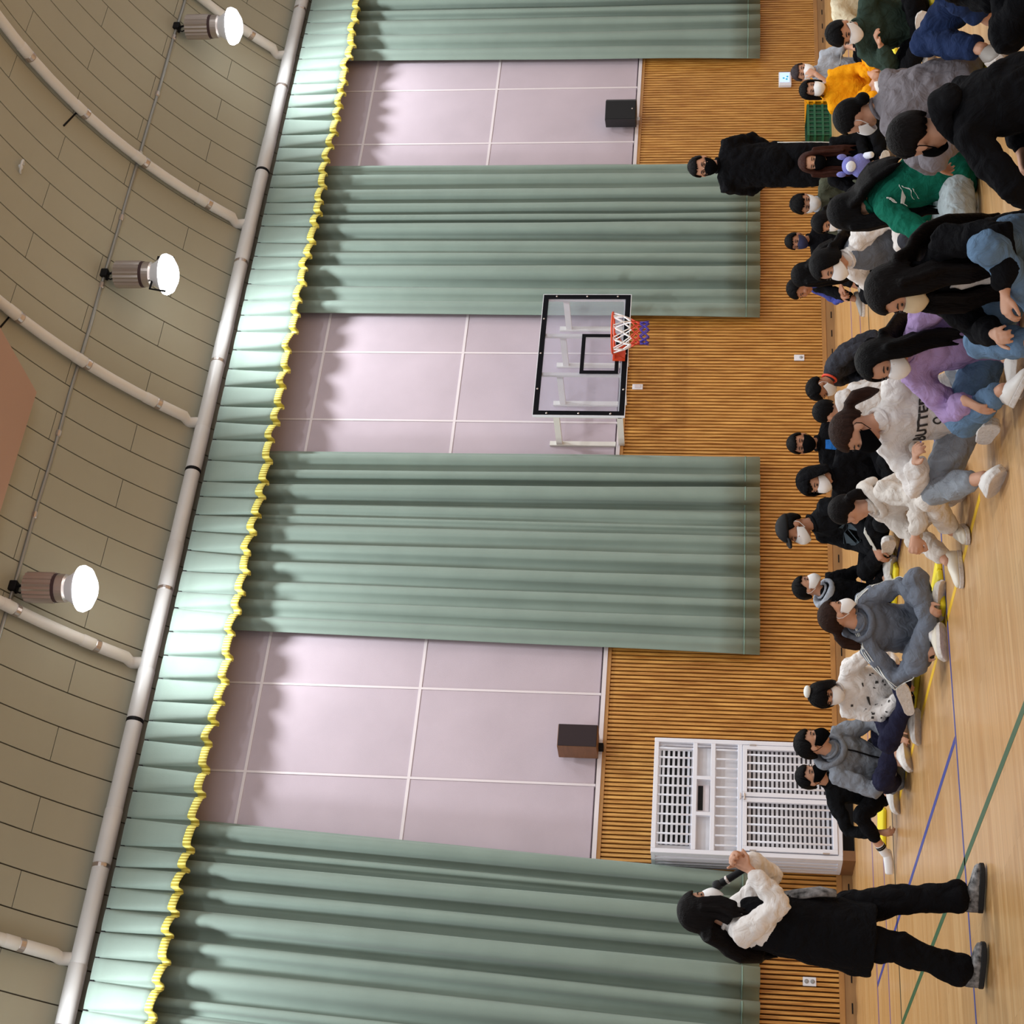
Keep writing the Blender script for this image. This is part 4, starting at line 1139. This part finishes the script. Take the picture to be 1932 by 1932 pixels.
# ------------------------------------------------------------------ the teacher
T = person('woman standing in a long black sleeveless dress over a white blouse, holding a microphone',
    (2.78, 8.14), face_ang(78), s=1.040, pose='stand', lean=0, slouch=4, head=(26, 6), female=True, near=True,
    arms={'L': dict(to=(0.33, 0.02, 1.17), pole=(-0.1, 0.5, -1), dir=(0.35, -0.5, 0.75), palm=(0, -1, 0), curl=55), 'R': dict(to=(0.30, -0.05, 1.14), pole=(-0.25, -0.4, -1), dir=(0.4, 0.35, 0.8), palm=(0.2, 1, 0.2), curl=50)},
    legs={'L': dict(to=(0.16, 0.08, 0.08), toe=(1, 0.1, 0), hem=0.074, cut=0.03), 'R': dict(to=(-0.17, -0.07, 0.08), toe=(1, -0.12, 0), hem=0.074, cut=0.03)},
    top='blouse', topM=WHITE, bot='wide_trousers', botM=K, baggy=1.2, hair='long', hairM=HSOFT, extra=dict(len=3, front=(-1,), flen=3, vol=1.5), mask=M_maskw, shoeM=mat('patterned_upper', srgb(120, 118, 118), 0.8, var=0.95, vscale=30), soleM=mat('black_rubber', srgb(20, 20, 22), 0.7), sock=mat('patterned_sock', srgb(150, 148, 148), 0.8, var=0.9, vscale=28))
s = T["s"]; pp = T['p']
g = MB()
q = [Vector((-0.05, 0, 0.54*s)), Vector((-0.04, 0, 0.66*s)), Vector((-0.02, 0, 0.80*s)), pp[1], pp[2], pp[3], pp[3].lerp(pp[4], .55)]
g.tube(q, [(0.20*s, 0.19*s), (0.195*s, 0.18*s), (0.196*s, 0.172*s), (0.192*s, 0.158*s), (0.172*s, 0.142*s), (0.128*s, 0.124*s), (0.10*s, 0.10*s)], 24, side=(0, 1, 0), capr=0.03)
finish(g, 'long_dress', K, T['o'], 0.012, 4, 0.02, 0.006)
g = MB(); g.tube([pp[2] + Vector((0.135, 0.05, -0.06)), pp[1] + Vector((0.160, 0.04, -0.04)), pp[0] + Vector((0.180, 0.03, 0.0)), pp[0] + Vector((0.175, 0.03, -0.08))], [(0.05, 0.012), (0.055, 0.016), (0.05, 0.018), (0.04, 0.012)], 10, side=(0, 1, 0))
g.build('patterned_apron', mat('black_white_pattern', srgb(110, 110, 112), 0.8, var=0.98, vscale=22), T['o'], smooth=True)
# microphone held in both hands
mic = empty('microphone', (0, 0, 0)); tag(mic, 'black handheld microphone raised to the standing woman\'s mouth', 'microphone')
mic.location = T['o'].matrix_basis @ (T['hc'] + T['f']*0.135*s - T['u']*0.068*s)
mic.rotation_euler = (0, 0, T['o'].rotation_euler.z)
MB().ell((0, 0, 0), (0.026, 0.026, 0.03), 14, 10).build('mic_head', mat('mic_mesh', srgb(40, 40, 42), 0.5, metal=0.6, bump=0.5, bscale=400), mic, smooth=True)
MB().tube([(0.012, 0, -0.02), (0.07, 0.0, -0.10), (0.135, 0.0, -0.19)], [0.021, 0.018, 0.014], 14).build('mic_body', M_dark, mic, smooth=True)
MB().tube([(0.030, 0, -0.045), (0.034, 0, -0.051)], 0.0225, 14).build('mic_ring', M_steel, mic)

# ------------------------------------------------------------------ the man standing at the back
MAN = person('man standing in a black jacket, black mask and glasses, hands behind his back', (10.77, 10.70), face_ang(-8), s=1.144, pose='stand', lean=0, slouch=6, head=(-14, 14),
    arms={'L': dict(to=(-0.10, 0.10, 0.80), pole=(-0.7, 0.8, 0)), 'R': dict(to=(-0.12, -0.06, 0.80), pole=(-0.7, -0.8, 0))},
    top='padded_jacket', topM=K, bot='track_trousers', botM=K, baggy=1.22, mask=M_maskb, bang=0.045, shoeM=M_shoek, curl=50)
for sg in (1, -1):
    MB().tube([MAN['hc'] + (MAN['f']*0.098 + MAN['l']*(sg*0.034 + 0.026*cos(w)) + MAN['u']*(0.004 + 0.019*sin(w)))*1.08 for w in [2*pi*i/16 for i in range(16)]], 0.0024, 6, closed=True, side=tuple(MAN['f'])).build('glasses', M_dark, MAN['o'])
hp_, kn, an, _, _ = MAN['info']['legL']
for dx in (0.0, 0.02, 0.04):
    MB().tube([hp_ + Vector((0.02+dx, 0.105, -0.02)), hp_.lerp(kn, .5) + Vector((0.0+dx, 0.098, 0)), kn + Vector((dx-0.01, 0.088, 0)), kn.lerp(an, .6) + Vector((dx-0.01, 0.082, 0))], (0.005), 6).build('trouser_stripe', M_print, MAN['o'])

# ------------------------------------------------------------------ seated pupils
def seat(x, y): p = at_floor(x, y); return (p.x, p.y)
SOLE_CAM = dict()

P1 = person('boy in a black zip jacket and black mask with one white-socked leg stretched out', (5.13, 11.68), face_ang(15), s=1.030, lean=24, slouch=20, head=(38, 6),
    arms={'R': dict(to=(0.16, -0.36, 0.13), pole=(-0.5, -0.8, 0.1)), 'L': dict(to=(0.25, 0.12, 0.14))},
    legs={'R': dict(to=(0.10, -0.52, 0.065), pole=(0.8, -0.3, 0.5), toe=(0.15, -1, 0.1), down=(0, 0, -1), bare=M_sock, sock=M_sock, stripes=True, cut=0.16)},
    top='zip_jacket', topM=K2, botM=K, mask=M_maskb, hair='short', skin=SKIN)
MB().tube([P1['p4'] + P1['chestf']*0.07 + P1['tdir']*0.02, P1['p'][3] + P1['chestf']*0.118, P1['p'][2] + P1['chestf']*0.13], 0.005, 6).build('zip', mat('teal_zip', srgb(60, 160, 170), 0.5), P1['o'])

P2 = person('boy in a grey zip hoodie and black mask seated in front of the cage', (4.96, 11.00), face_ang(38), s=1.100, lean=26, slouch=18, head=(40, 10),
    arms={'R': dict(to=(0.30, -0.14, 0.10), pole=(-0.6, -0.8, 0.2), dir=(0.5, 0.3, -0.6), palm=(0, 0.3, -1), curl=10), 'L': dict(to=(0.33, 0.06, 0.10), pole=(-0.4, 0.9, 0.2), curl=10)},
    top='zip_hoodie', topM=G1, botM=NAVY, mask=M_maskb, hood=True, shoeM=M_shoew, baggy=1.12)
MB().tube([P2['p4'] + P2['chestf']*0.075, P2['p'][3] + P2['chestf']*0.125, P2['p'][2] + P2['chestf']*0.14, P2['p'][1] + P2['chestf']*0.15], 0.006, 6).build('zip', M_dark, P2['o'])

P3 = person('child in a white sweatshirt with small dark spots, head bowed, on a yellow mat', (5.17, 10.08), face_ang(-12), s=0.982, lean=18, slouch=16, head=(-4, 33), seatz=0.03,
    arms={'L': dict(to=(0.27, 0.22, 0.13), pole=(-0.5, 0.9, 0)), 'R': dict(to=(0.28, 0.02, 0.12), pole=(-0.4, -0.9, 0))},
    legs={'R': dict(to=(0.38, 0.02, 0.11), toe=(0.2, 1, 0.35), down=(1, -0.1, 0.1)), 'L': dict(to=(0.26, -0.16, 0.075))},
    top='spotted_sweatshirt', topM=WHITE, botM=NAVY, female=True, hair='bob', bang=0.02, baggy=1.15, shoeM=M_shoew)
rs = random.Random(3)
for i in range(46):
    k = rs.random()
    if k < 0.55:
        h_ = rs.uniform(0, 3.2); i0 = int(h_); c = P3['p'][i0].lerp(P3['p'][i0+1], h_-i0); a = rs.uniform(-1.5, 1.5)
        c = c + (P3['chestf']*cos(a)*0.15 + P3['lat']*sin(a)*0.19)
    else:
        sh_, el_, wr_ = P3['info'][rs.choice('LR')]; h_ = rs.random()*1.8; c = (sh_.lerp(el_, h_) if h_ < 1 else el_.lerp(wr_, h_-1)) + Vector((rs.uniform(0.02, .09), rs.uniform(-.07, .07), rs.uniform(-.02, .09)))
    MBs = MB(); MBs.grid(lambda u_, v_: c + Vector((0, (u_-.5)*0.018, (v_-.5)*0.018)), 2, 2)
    o = MBs.build('spot', M_printk, P3['o'], recalc=False)
    sw = o.modifiers.new('wrap', 'SHRINKWRAP'); sw.target = P3['top']; sw.wrap_mode = 'ABOVE_SURFACE'; sw.offset = 0.003
MB().ell(P3['hc'] + P3['u']*0.115 - P3['f']*0.04 + P3['l']*0.03, (0.035, 0.045, 0.025), 12, 8).build('hair_bow', M_print, P3['o'], smooth=True)

P4 = person('girl with tied brown hair in a grey tracksuit with white sleeve stripes', (5.02, 9.01), face_ang(12), s=1.020, lean=20, slouch=22, head=(88, 10), twist=12,
    arms={'R': dict(to=(0.28, -0.22, 0.15), pole=(-0.6, -0.8, 0.1)), 'L': dict(to=(0.33, 0.10, 0.13), pole=(-0.4, 0.9, 0.1))},
    top='track_top', topM=G2, bot='track_trousers', botM=G2, female=True, hair='pony', hairM=HBROWN, bang=0.035, extra=dict(fall=(-0.02, -0.05, 0.02), tie=-0.02), baggy=1.15, shoeM=M_shoec, sock=M_sock, hood=True, mask=M_maskw)
for nm in ('L', 'R'):
    sh_, el_, wr_ = P4['info'][nm]; sg = 1 if nm == 'L' else -1
    for k_ in (-0.018, 0.0, 0.018):
        ribbon(P4, [P4['p4'] + P4['lat']*sg*0.06 + P4['chestf']*k_ + P4['tdir']*0.06, sh_ + P4['tdir']*0.09 + P4['chestf']*k_, sh_.lerp(el_, .45) + P4['lat']*sg*0.08 + P4['chestf']*k_, el_ + P4['lat']*sg*0.08 + P4['chestf']*k_, el_.lerp(wr_, .8) + P4['lat']*sg*0.07 + P4['chestf']*k_], 0.009, M_print)

P5 = person('boy in a black jacket with a grey hood and white mask, behind the grey tracksuit', (6.51, 11.24), face_ang(45), s=0.992, lean=10, slouch=10, head=(26, 4),
    top='jacket', topM=K, botM=K, hood=True, hoodM=LGREY, mask=M_maskw, bang=0.03)
P6 = person('man sitting in a black cap and black tracksuit with white trouser stripes', (7.00, 10.69), face_ang(-55), s=1.176, lean=10, slouch=12, head=(-14, 8),
    arms={'R': dict(to=(0.30, -0.02, 0.15)), 'L': dict(to=(0.36, 0.10, 0.16), pole=(-0.6, 0.8, -0.2))},
    legs={'R': dict(to=(0.34, 0.16, 0.09), toe=(0.2, 1, 0.05), down=(0.85, -0.5, -0.1))},
    top='track_top', topM=K2, bot='track_trousers', botM=K, hair='cap', mask=M_maskw, shoeM=M_shoew, skin=SKIN2, baggy=1.08)
for k_ in range(4):
    ribbon(P6, [P6['p'][2] + P6['chestf']*0.2 + P6['lat']*(0.13) + P6['tdir']*(0.01+k_*0.028), P6['p'][2] + P6['chestf']*0.22 + P6['tdir']*(0.01+k_*0.028), P6['p'][2] + P6['chestf']*0.2 - P6['lat']*0.13 + P6['tdir']*(0.01+k_*0.028)], 0.016, mat('petrol_band', srgb(58, 70, 78), 0.8), 'chest_band')
hp_, kn, an, _, _ = P6['info']['legL']
for k_ in (-0.022, 0.0, 0.022):
    MB().tube([hp_.lerp(kn, .2) + Vector((0.07, k_, 0.075)), hp_.lerp(kn, .6) + Vector((0.06, k_, 0.088)), kn + Vector((0.03, k_, 0.08)), kn.lerp(an, .5) + Vector((0.07, k_, 0.03))], 0.005, 6).build('trouser_stripe', M_print, P6['o'])

P7 = person('girl in a cream hoodie and cream trousers with a dark ponytail, seen from behind', (5.24, 7.70), face_ang(-72), s=0.987, lean=14, slouch=14, head=(-72, 14), near=True,
    arms={'L': dict(to=(0.36, 0.14, 0.30), pole=(-0.3, 0.9, -0.6), dir=(0.9, -0.2, -0.1), palm=(0, -1, -0.2), curl=45), 'R': dict(to=(0.37, 0.05, 0.30), pole=(-0.4, -0.9, -0.3), dir=(0.9, 0.3, 0), palm=(0, 1, 0), curl=45)},
    legs={'L': dict(to=(0.30, 0.02, 0.08), toe=(0.5, 0.8, 0), down=(0.1, 0.3, -0.9), pole=(0.6, 0.9, 0.5)), 'R': dict(to=(0.42, -0.18, 0.08), pole=(0.3, -0.9, 0.5), toe=(0.9, 0.3, 0), down=(0, 0, -1))},
    top='hoodie', topM=CREAM, bot='joggers', botM=CREAM, female=True, hair='pony', hairM=HSOFT, extra=dict(fall=(-0.03, -0.06, 0.03), tie=-0.02), hood=True, baggy=1.18, shoeM=M_shoec, mask=None, eyes=False)

P8 = person('pupil with a raised black hood and white mask beside a purple bag', (6.93, 10.03), face_ang(-30), s=1.018, lean=12, slouch=12, head=(-10, 14), top='hooded_jacket', topM=K, botM=K2, hair='hood', bang=0.03, mask=M_maskw, baggy=1.15, shoeM=M_shoek)
P9 = person('boy facing the camera in an open black jacket over a blue shirt, black mask', (7.80, 10.90), face_ang(-8), s=1.036, lean=4, slouch=6, head=(0, 4), top='jacket', topM=K, botM=K2, mask=M_maskb, bang=0.03, skin=SKIN2)
chest_panel(P9, 0.12, 0.07, 0.25, 0.98, cloth('bright_blue', (44, 110, 190)), 'blue_shirt')

P10 = person('girl in an off-white printed sweatshirt, grey jeans and black mask, head turned left', (5.12, 6.80), face_ang(-32), s=1.099, lean=18, slouch=16, head=(-50, 16), near=True,
    arms={'L': dict(to=(-0.06, 0.31, 0.20), pole=(-1, 0.4, 0)), 'R': dict(to=(0.30, -0.14, 0.36), pole=(-0.6, -0.8, 0))},
    legs={'R': dict(to=(0.46, -0.12, 0.075), pole=(0.5, -0.9, 0.5), toe=(0.5, 0.8, 0), down=(0.6, -0.3, -0.4), cut=0.10), 'L': dict(to=(0.36, 0.10, 0.08), toe=(0.6, 0.7, 0), down=(0.95, -0.3, 0.05), cut=0.13)},
    top='sweatshirt', topM=WHITE, botM=GJEAN, female=True, hair='pony', hairM=HBROWN, bang=0.03, extra=dict(fall=(-0.05, 0.05, 0.05), tie=0.0), mask=M_maskb, baggy=1.15, shoeM=M_shoew)
pr = P10; cx = pr['p'][2] + pr['chestf']*0.17 + pr['tdir']*0.075
print_on(pr, 'BUTTER', cx, pr['lat'], pr['tdir'], 0.075, M_printk, 'lettering', arc=1.2)
o = print_on(pr, 'O', cx - pr['tdir']*0.075, pr['lat'], pr['tdir'], 0.055, M_printk, 'round_print')

P11 = person('pupil with short black hair in a light grey hoodie with black cords, turned away', (6.98, 9.17), face_ang(-140), s=0.936, lean=16, slouch=12, head=(0, 10), top='hoodie', topM=OFFW, botM=G3, hood=True, mask=None, eyes=False, baggy=1.1)
PB = person('boy bent forward in a dark windbreaker with a bright orange collar', (8.77, 10.86), face_ang(-70), s=1.022, lean=34, slouch=26, head=(-10, 44), top='windbreaker', topM=CHAR, botM=K, mask=M_maskw, hoodM=mat('orange_collar', srgb(236, 84, 58), 0.6), baggy=1.15, skin=SKIN2)

P12 = person('girl in a lilac sweatshirt and blue jeans with long black hair and a white mask', (5.02, 6.09), face_ang(-34), s=1.037, lean=22, slouch=18, head=(-20, 20), near=True,
    arms={'L': dict(to=(0.30, 0.16, 0.20), pole=(-0.5, 0.9, 0)), 'R': dict(to=(0.35, -0.17, 0.24), pole=(-0.6, -0.7, 0.0), dir=(0.6, -0.2, -0.7), palm=(0, 0.2, -1), curl=18)},
    legs={'R': dict(to=(0.42, -0.06, 0.10), pole=(0.3, -1, 0.45), toe=(0.4, 0.8, -0.1), down=(0.5, 0.1, -0.8)), 'L': dict(to=(0.30, 0.02, 0.08), pole=(0.4, 1, 0.55))},
    top='sweatshirt', topM=PURPLE, botM=JEAN, female=True, hair='long', hairM=HBLACK, bang=0.055, extra=dict(len=3, front=(1,), flen=4), mask=M_maskw, baggy=1.2, shoeM=M_shoew)
P13 = person('girl in an open black jacket with very long black hair and a cream mask', (4.69, 5.14), face_ang(-58), s=1.058, lean=14, slouch=16, head=(-18, 22), near=True,
    arms={'L': dict(to=(0.34, 0.14, 0.26), pole=(-0.5, 0.9, -0.2)), 'R': dict(to=(0.34, -0.12, 0.26), pole=(-0.6, -0.8, -0.1))},
    legs={'L': dict(pole=(0.5, 0.8, 0.9), to=(0.34, 0.0, 0.08)), 'R': dict(pole=(0.4, -1, 0.6), to=(0.40, -0.10, 0.08), cut=0.10)},
    top='open_jacket', topM=K, botM=JEAN, female=True, hair='long', hairM=HSOFT, bang=0.05, extra=dict(len=4, front=(1, -1)), mask=M_maskc, baggy=1.2, shoeM=M_shoew)
chest_panel(P13, 0.10, 0.07, 0.30, 0.97, OFFW, 'inner_shirt')

P14 = person('girl in a white long-sleeved shirt under a grey knitted vest, white mask, leaning left', (7.58, 8.20), face_ang(-52), s=1.086, lean=26, slouch=12, head=(-12, 14),
    arms={'L': dict(to=(0.32, 0.16, 0.20)), 'R': dict(to=(0.28, -0.24, 0.18), pole=(-0.6, -0.8, 0))},
    top='shirt', topM=WHITE, botM=CHAR, female=True, hair='long', bang=0.05, extra=dict(len=2), mask=M_maskw, baggy=1.1)
g = MB(); p_ = P14['p']; sc_ = 1.04
g.tube([p_[0] - P14['tdir']*0.05, p_[0] + P14['tdir']*0.03, p_[1], p_[2], p_[3] + P14['tdir']*0.01, p_[3].lerp(p_[4], .7)], [(0.205, 0.165), (0.207, 0.168), (0.198, 0.16), (0.188, 0.154), (0.142, 0.138), (0.118, 0.104)], 22, side=P14['lat'])
finish(g, 'knitted_vest', cloth('grey_knit', (104, 108, 116)), P14['o'], 0.0125, 4, 0.016)

P15 = person('small boy in a royal blue jacket sitting with raised knees by the wall', (10.76, 11.98), face_ang(-62), s=1.068, lean=30, slouch=18, head=(-8, 26), pose='knees',
    arms={'L': dict(to=(0.33, 0.10, 0.22)), 'R': dict(to=(0.33, -0.10, 0.20), pole=(-0.5, -0.9, 0.1))}, top='jacket', topM=BLUE, botM=K2, mask=None, shoeM=M_shoeg, skin=SKIN2)
P16 = person('girl with long black hair in a black leather jacket beside the royal blue jacket', (9.31, 10.23), face_ang(-112), s=1.050, lean=18, slouch=14, head=(-8, 14), top='leather_jacket', topM=mat('black_leather', srgb(34, 34, 37), 0.38, bump=0.3, bscale=30), botM=K, female=True, hair='long', extra=dict(len=3, front=(1,)), bang=0.05, mask=None, eyes=False, shoeM=M_shoeg)
P17 = person('boy in a black top with a navy blue mask in the back row', (10.90, 11.81), face_ang(-24), s=0.980, lean=8, slouch=8, head=(-6, 6), top='sweatshirt', topM=K, botM=K2, mask=M_maskn, skin=SKIN2, bang=0.03)
P18 = person('girl with bowed head in a dark quilted jacket with a pale collar, white mask', (9.10, 9.52), face_ang(-42), s=0.917, lean=14, slouch=16, head=(-8, 26), top='quilted_jacket', topM=mat('quilted', srgb(78, 78, 76), 0.6, bump=0.9, bscale=18, var=0.1), hoodM=LGREY, hood=True, botM=CHAR, female=True, hair='long', extra=dict(len=1), bang=0.04, mask=M_maskw)
P19 = person('boy with bowed head in an olive windbreaker and white mask before the standing man', (10.13, 10.53), face_ang(-14), s=1.063, lean=14, slouch=14, head=(6, 28), top='windbreaker', topM=OLIVE, hoodM=LGREY, botM=K, mask=M_maskw, bang=0.03, baggy=1.15)
chest_panel(P19, 0.16, 0.10, 0.25, 0.97, K, 'black_shirt')

P20 = person('girl in a bottle green sweatshirt and pale jeans with long black hair, seen from behind', (6.59, 6.61), face_ang(-128), s=1.066, lean=20, slouch=16, head=(-16, 18), near=True,
    arms={'L': dict(to=(0.30, 0.20, 0.20), pole=(-0.4, 0.9, 0)), 'R': dict(to=(0.33, -0.06, 0.22), pole=(-0.5, -0.8, 0))},
    legs={'L': dict(to=(0.27, 0.06, 0.08), pole=(0.45, 1, 0.02), toe=(-0.2, 0.9, 0), down=(0.2, 0.3, -1))},
    top='sweatshirt', topM=GREEN, botM=LJEAN, female=True, hair='long', extra=dict(len=3, front=(1,)), mask=None, eyes=False, baggy=1.2, shoeM=M_shoeg)
pr = P20; c_ = pr['p'][2] + pr['lat']*0.20 - pr['chestf']*0.03
for k_, (w0, w1) in enumerate(((0.02, 0.07), (0.085, 0.12), (-0.04, 0.12), (-0.05, 0.10), (-0.06, 0.03))):
    zz = (0.075, 0.075, 0.035, 0.005, -0.025)[k_]
    ribbon(pr, [c_ - pr['chestf']*(w0 + (w1-w0)*t_) + pr['tdir']*zz for t_ in (0, .33, .66, 1)], 0.02 if k_ < 2 else 0.012, M_print, 'chest_bar')
P22 = person('girl with long chestnut hair and a black mask hugging a violet plush toy', (9.94, 9.85), face_ang(-8), s=0.976, lean=8, slouch=12, head=(-8, 12),
    arms={'L': dict(to=(0.25, 0.02, 0.24), pole=(-0.3, 0.9, -0.5)), 'R': dict(to=(0.26, -0.10, 0.20), pole=(-0.4, -0.9, -0.4))},
    legs={'L': dict(to=(0.36, -0.02, 0.09), toe=(0.1, -1, 0.1), down=(1, 0, -0.05))},
    top='track_top', topM=K, botM=K, female=True, hair='long', hairM=HRED, bang=0.055, extra=dict(len=2, front=(1, -1), flen=4), mask=M_maskb, shoeM=M_shoew, baggy=1.1)
P23 = person('pupil in a warm grey sweatshirt and trousers with tied black hair, seen from behind', (6.66, 6.05), face_ang(-150), s=1.014, lean=16, slouch=16, head=(18, 14), near=True, seatz=0.03,
    arms={'L': dict(to=(0.30, 0.28, 0.22), pole=(-0.4, 0.9, 0)), 'R': dict(to=(0.32, -0.06, 0.2), pole=(-0.5, -0.8, 0))},
    legs={'L': dict(to=(0.18, 0.10, 0.08), pole=(0.7, 1, 0.35))},
    top='sweatshirt', topM=G3, botM=G3, hair='bun', mask=M_maskw, eyes=False, baggy=1.22, shoeM=M_shoeg)
P24 = person('pupil with a black bob in an amber yellow sweatshirt and white mask', (10.84, 9.92), face_ang(4), s=0.944, lean=10, slouch=10, head=(-6, 8),
    arms={'L': dict(to=(0.32, 0.08, 0.17)), 'R': dict(to=(0.30, -0.02, 0.15))}, top='sweatshirt', topM=YEL, bot='shorts', botM=YEL, female=True, hair='bob', bang=0.045, mask=M_maskw, baggy=1.2, shoeM=M_shoew,
    legs={'L': dict(cut=0.22, sock=M_sock), 'R': dict(cut=0.22, sock=M_sock)})
P25 = person('boy in a light grey T-shirt with a chest patch, hand at his mask', (11.88, 10.62), face_ang(-4), s=0.967, lean=8, slouch=8, head=(-4, 4),
    arms={'R': dict(to=(0.25, -0.05, 0.56), pole=(0.1, -0.7, -0.9), dir=(-0.3, 0.35, 0.8), palm=(-1, 0, 0.2)), 'L': dict(to=(0.30, 0.16, 0.15))}, top='t_shirt', topM=LGREY, sleeve=0.5, botM=K, hair='short', hairM=hairmat('ash', (60, 52, 54)), bang=0.03, mask=M_maskw)
pr = P25; c_ = pr['p'][2] + pr['chestf']*0.2 + pr['tdir']*0.05
ribbon(pr, [c_ + pr['lat']*t_ for t_ in (-0.1, -0.05, 0, 0.05, 0.1)], 0.055, M_print, 'chest_patch', 0.003)
ribbon(pr, [c_ + pr['lat']*t_*0.08 + pr['tdir']*0.014*sin(9*t_) for t_ in (-1, -.75, -.5, -.25, 0, .25, .5, .75, 1)], 0.008, M_printk, 'patch_script', 0.007)
P26 = person('boy in a dark green sweatshirt and black trousers with his head bowed', (8.89, 7.50), face_ang(-26), s=1.002, lean=22, slouch=18, head=(-20, 30),
    arms={'R': dict(to=(0.30, -0.10, 0.36), pole=(-0.5, -0.8, -0.3)), 'L': dict(to=(0.25, 0.24, 0.22), pole=(-0.5, 0.9, 0))},
    legs={'R': dict(to=(0.40, -0.02, 0.10), toe=(0.1, 1, 0.15), down=(1, 0, 0.05)), 'L': dict(to=(0.26, -0.14, 0.08))},
    top='sweatshirt', topM=DGREEN, botM=K, mask=M_maskw, hair='short', bang=0.03, baggy=1.15, shoeM=M_shoew)
P27 = person('pupil in an ecru sweatshirt leaning behind the boy in dark green', (10.28, 8.54), face_ang(20), s=1.073, lean=18, slouch=14, sway=8, head=(10, 24),
    arms={'R': dict(to=(0.34, -0.34, 0.30), pole=(-0.3, -0.8, -0.4)), 'L': dict(to=(0.28, 0.2, 0.18))}, top='sweatshirt', topM=ECRU, botM=K, mask=M_maskw, hair='short', baggy=1.2)
P28 = person('large near boy with wavy dark hair in a black hoodie, seen from behind', (4.80, 4.36), face_ang(-138), s=1.008, lean=16, slouch=20, head=(-10, 18), near=True,
    arms={'L': dict(to=(0.36, 0.24, 0.20), pole=(-0.4, 0.9, 0.1)), 'R': dict(to=(0.34, -0.05, 0.22), pole=(-0.5, -0.8, 0))},
    top='hoodie', topM=K, botM=K, hair='short', hairM=HSOFT, hood=True, mask=M_maskb, eyes=False, baggy=1.2, shoeM=M_shoek)
P29 = person('pupil in a mustard top and dark blue jeans, cut off by the picture edge', (6.88, 5.47), face_ang(-82), s=1.12, lean=-14, slouch=8, head=(0, 16), near=True, arms={'L': dict(to=(-0.22, 0.20, 0.14), pole=(-1, 0.3, 0)), 'R': dict(to=(-0.22, -0.20, 0.14), pole=(-1, -0.3, 0))},
    legs={'L': dict(pole=(0.8, 0.5, 0.7), to=(0.30, 0.10, 0.08), toe=(1, 0.3, 0), down=(0, 0, -1)), 'R': dict(pole=(0.9, -0.5, 0.4), to=(0.36, -0.06, 0.08))}, top='sweatshirt', topM=cloth('mustard', (206, 146, 36)), botM=DJEAN, mask=M_maskw, baggy=1.2, shoeM=M_shoeg)
P30 = person('pupil in a black padded jacket with pale grey cuffs at the near right corner', (5.92, 4.48), face_ang(-60), s=1.1, lean=10, slouch=10, head=(0, 10), near=True,
    arms={'L': dict(to=(0.10, 0.2, 0.16)), 'R': dict(to=(0.16, -0.24, 0.20), pole=(-0.4, -0.6, -0.3))}, top='padded_jacket', topM=K, botM=K, mask=M_maskw, baggy=1.25, hair='short', shoeM=M_shoek)

# ------------------------------------------------------------------ things beside them
for (x_, y_, a_, lb) in [(1728, 1272, 20, 'yellow floor mat under the child in the spotted sweatshirt'), (1775, 1130, 10, 'yellow floor mat by the knee of the girl in grey'),
        (1668, 1562, 60, 'yellow floor mat beyond the white-socked foot'), (1690, 1095, 40, 'yellow floor mat in front of the man in the cap'), (1705, 880, 30, 'yellow floor mat under the hooded pupil'),
        (1716, 745, 45, 'yellow floor mat beside the lilac sweatshirt'), (1825, 325, 20, 'yellow floor mat under the warm grey trousers'), (1700, 235, 30, 'yellow floor mat behind the tied black hair'),
        (1690, 120, 15, 'yellow floor mat by the amber sweatshirt'), (1757, 20, 10, 'yellow floor mat under the boy in dark green'), (1865, 172, 40, 'yellow floor mat beside the dark blue jeans')]:
    p = at_floor(x_, y_); cushion(p.x, p.y, a_, lb)

# plush toy
pl = empty('plush_toy', (P22['o'].location.x, P22['o'].location.y, 0), P22['o'].rotation_euler.z); tag(pl, 'violet and white plush toy in the chestnut-haired girl\'s arms', 'plush toy')
M_v = mat('violet_plush', srgb(120, 122, 190), 0.95, bump=0.6, bscale=80); M_vw = mat('white_plush', srgb(224, 226, 240), 0.95, bump=0.6, bscale=80)
g = MB(); g.ell((0.31, -0.05, 0.27), (0.07, 0.10, 0.085), 16, 10); g.ell((0.32, -0.05, 0.36), (0.065, 0.075, 0.06), 16, 10)
finish(g, 'body', M_v, pl, 0.008, 3)
MB().ell((0.375, -0.06, 0.35), (0.02, 0.045, 0.04), 12, 8).build('face', M_vw, pl, smooth=True)
for yy in (-0.12, 0.02): MB().ell((0.31, yy, 0.42), (0.02, 0.025, 0.04), 10, 8).build('ear', M_v, pl, smooth=True)
for yy in (-0.14, 0.03): MB().tube([(0.34, yy*0.8, 0.23), (0.40, yy, 0.19)], [0.03, 0.026], 10).build('paw', M_vw, pl, smooth=True)
# purple bag
p = at_floor(1702, 893)
bg = empty('bag', (p.x - 0.1, p.y - 0.42, 0)); tag(bg, 'purple drawstring bag beside the hooded pupil', 'bag')
g = MB(); g.ell((0, 0, 0.11), (0.13, 0.10, 0.12), 18, 12); g.tube([(0, 0, 0.18), (0.01, 0, 0.25)], [0.05, 0.035], 12)
finish(g, 'sack', cloth('purple_nylon', (92, 36, 140)), bg, 0.01, 4, 0.03)
MB().tube([(0.035*cos(2*pi*i/14), 0.035*sin(2*pi*i/14), 0.232) for i in range(14)], 0.006, 6, closed=True, side=(0, 0, 1)).build('cord', M_dark, bg, smooth=True)
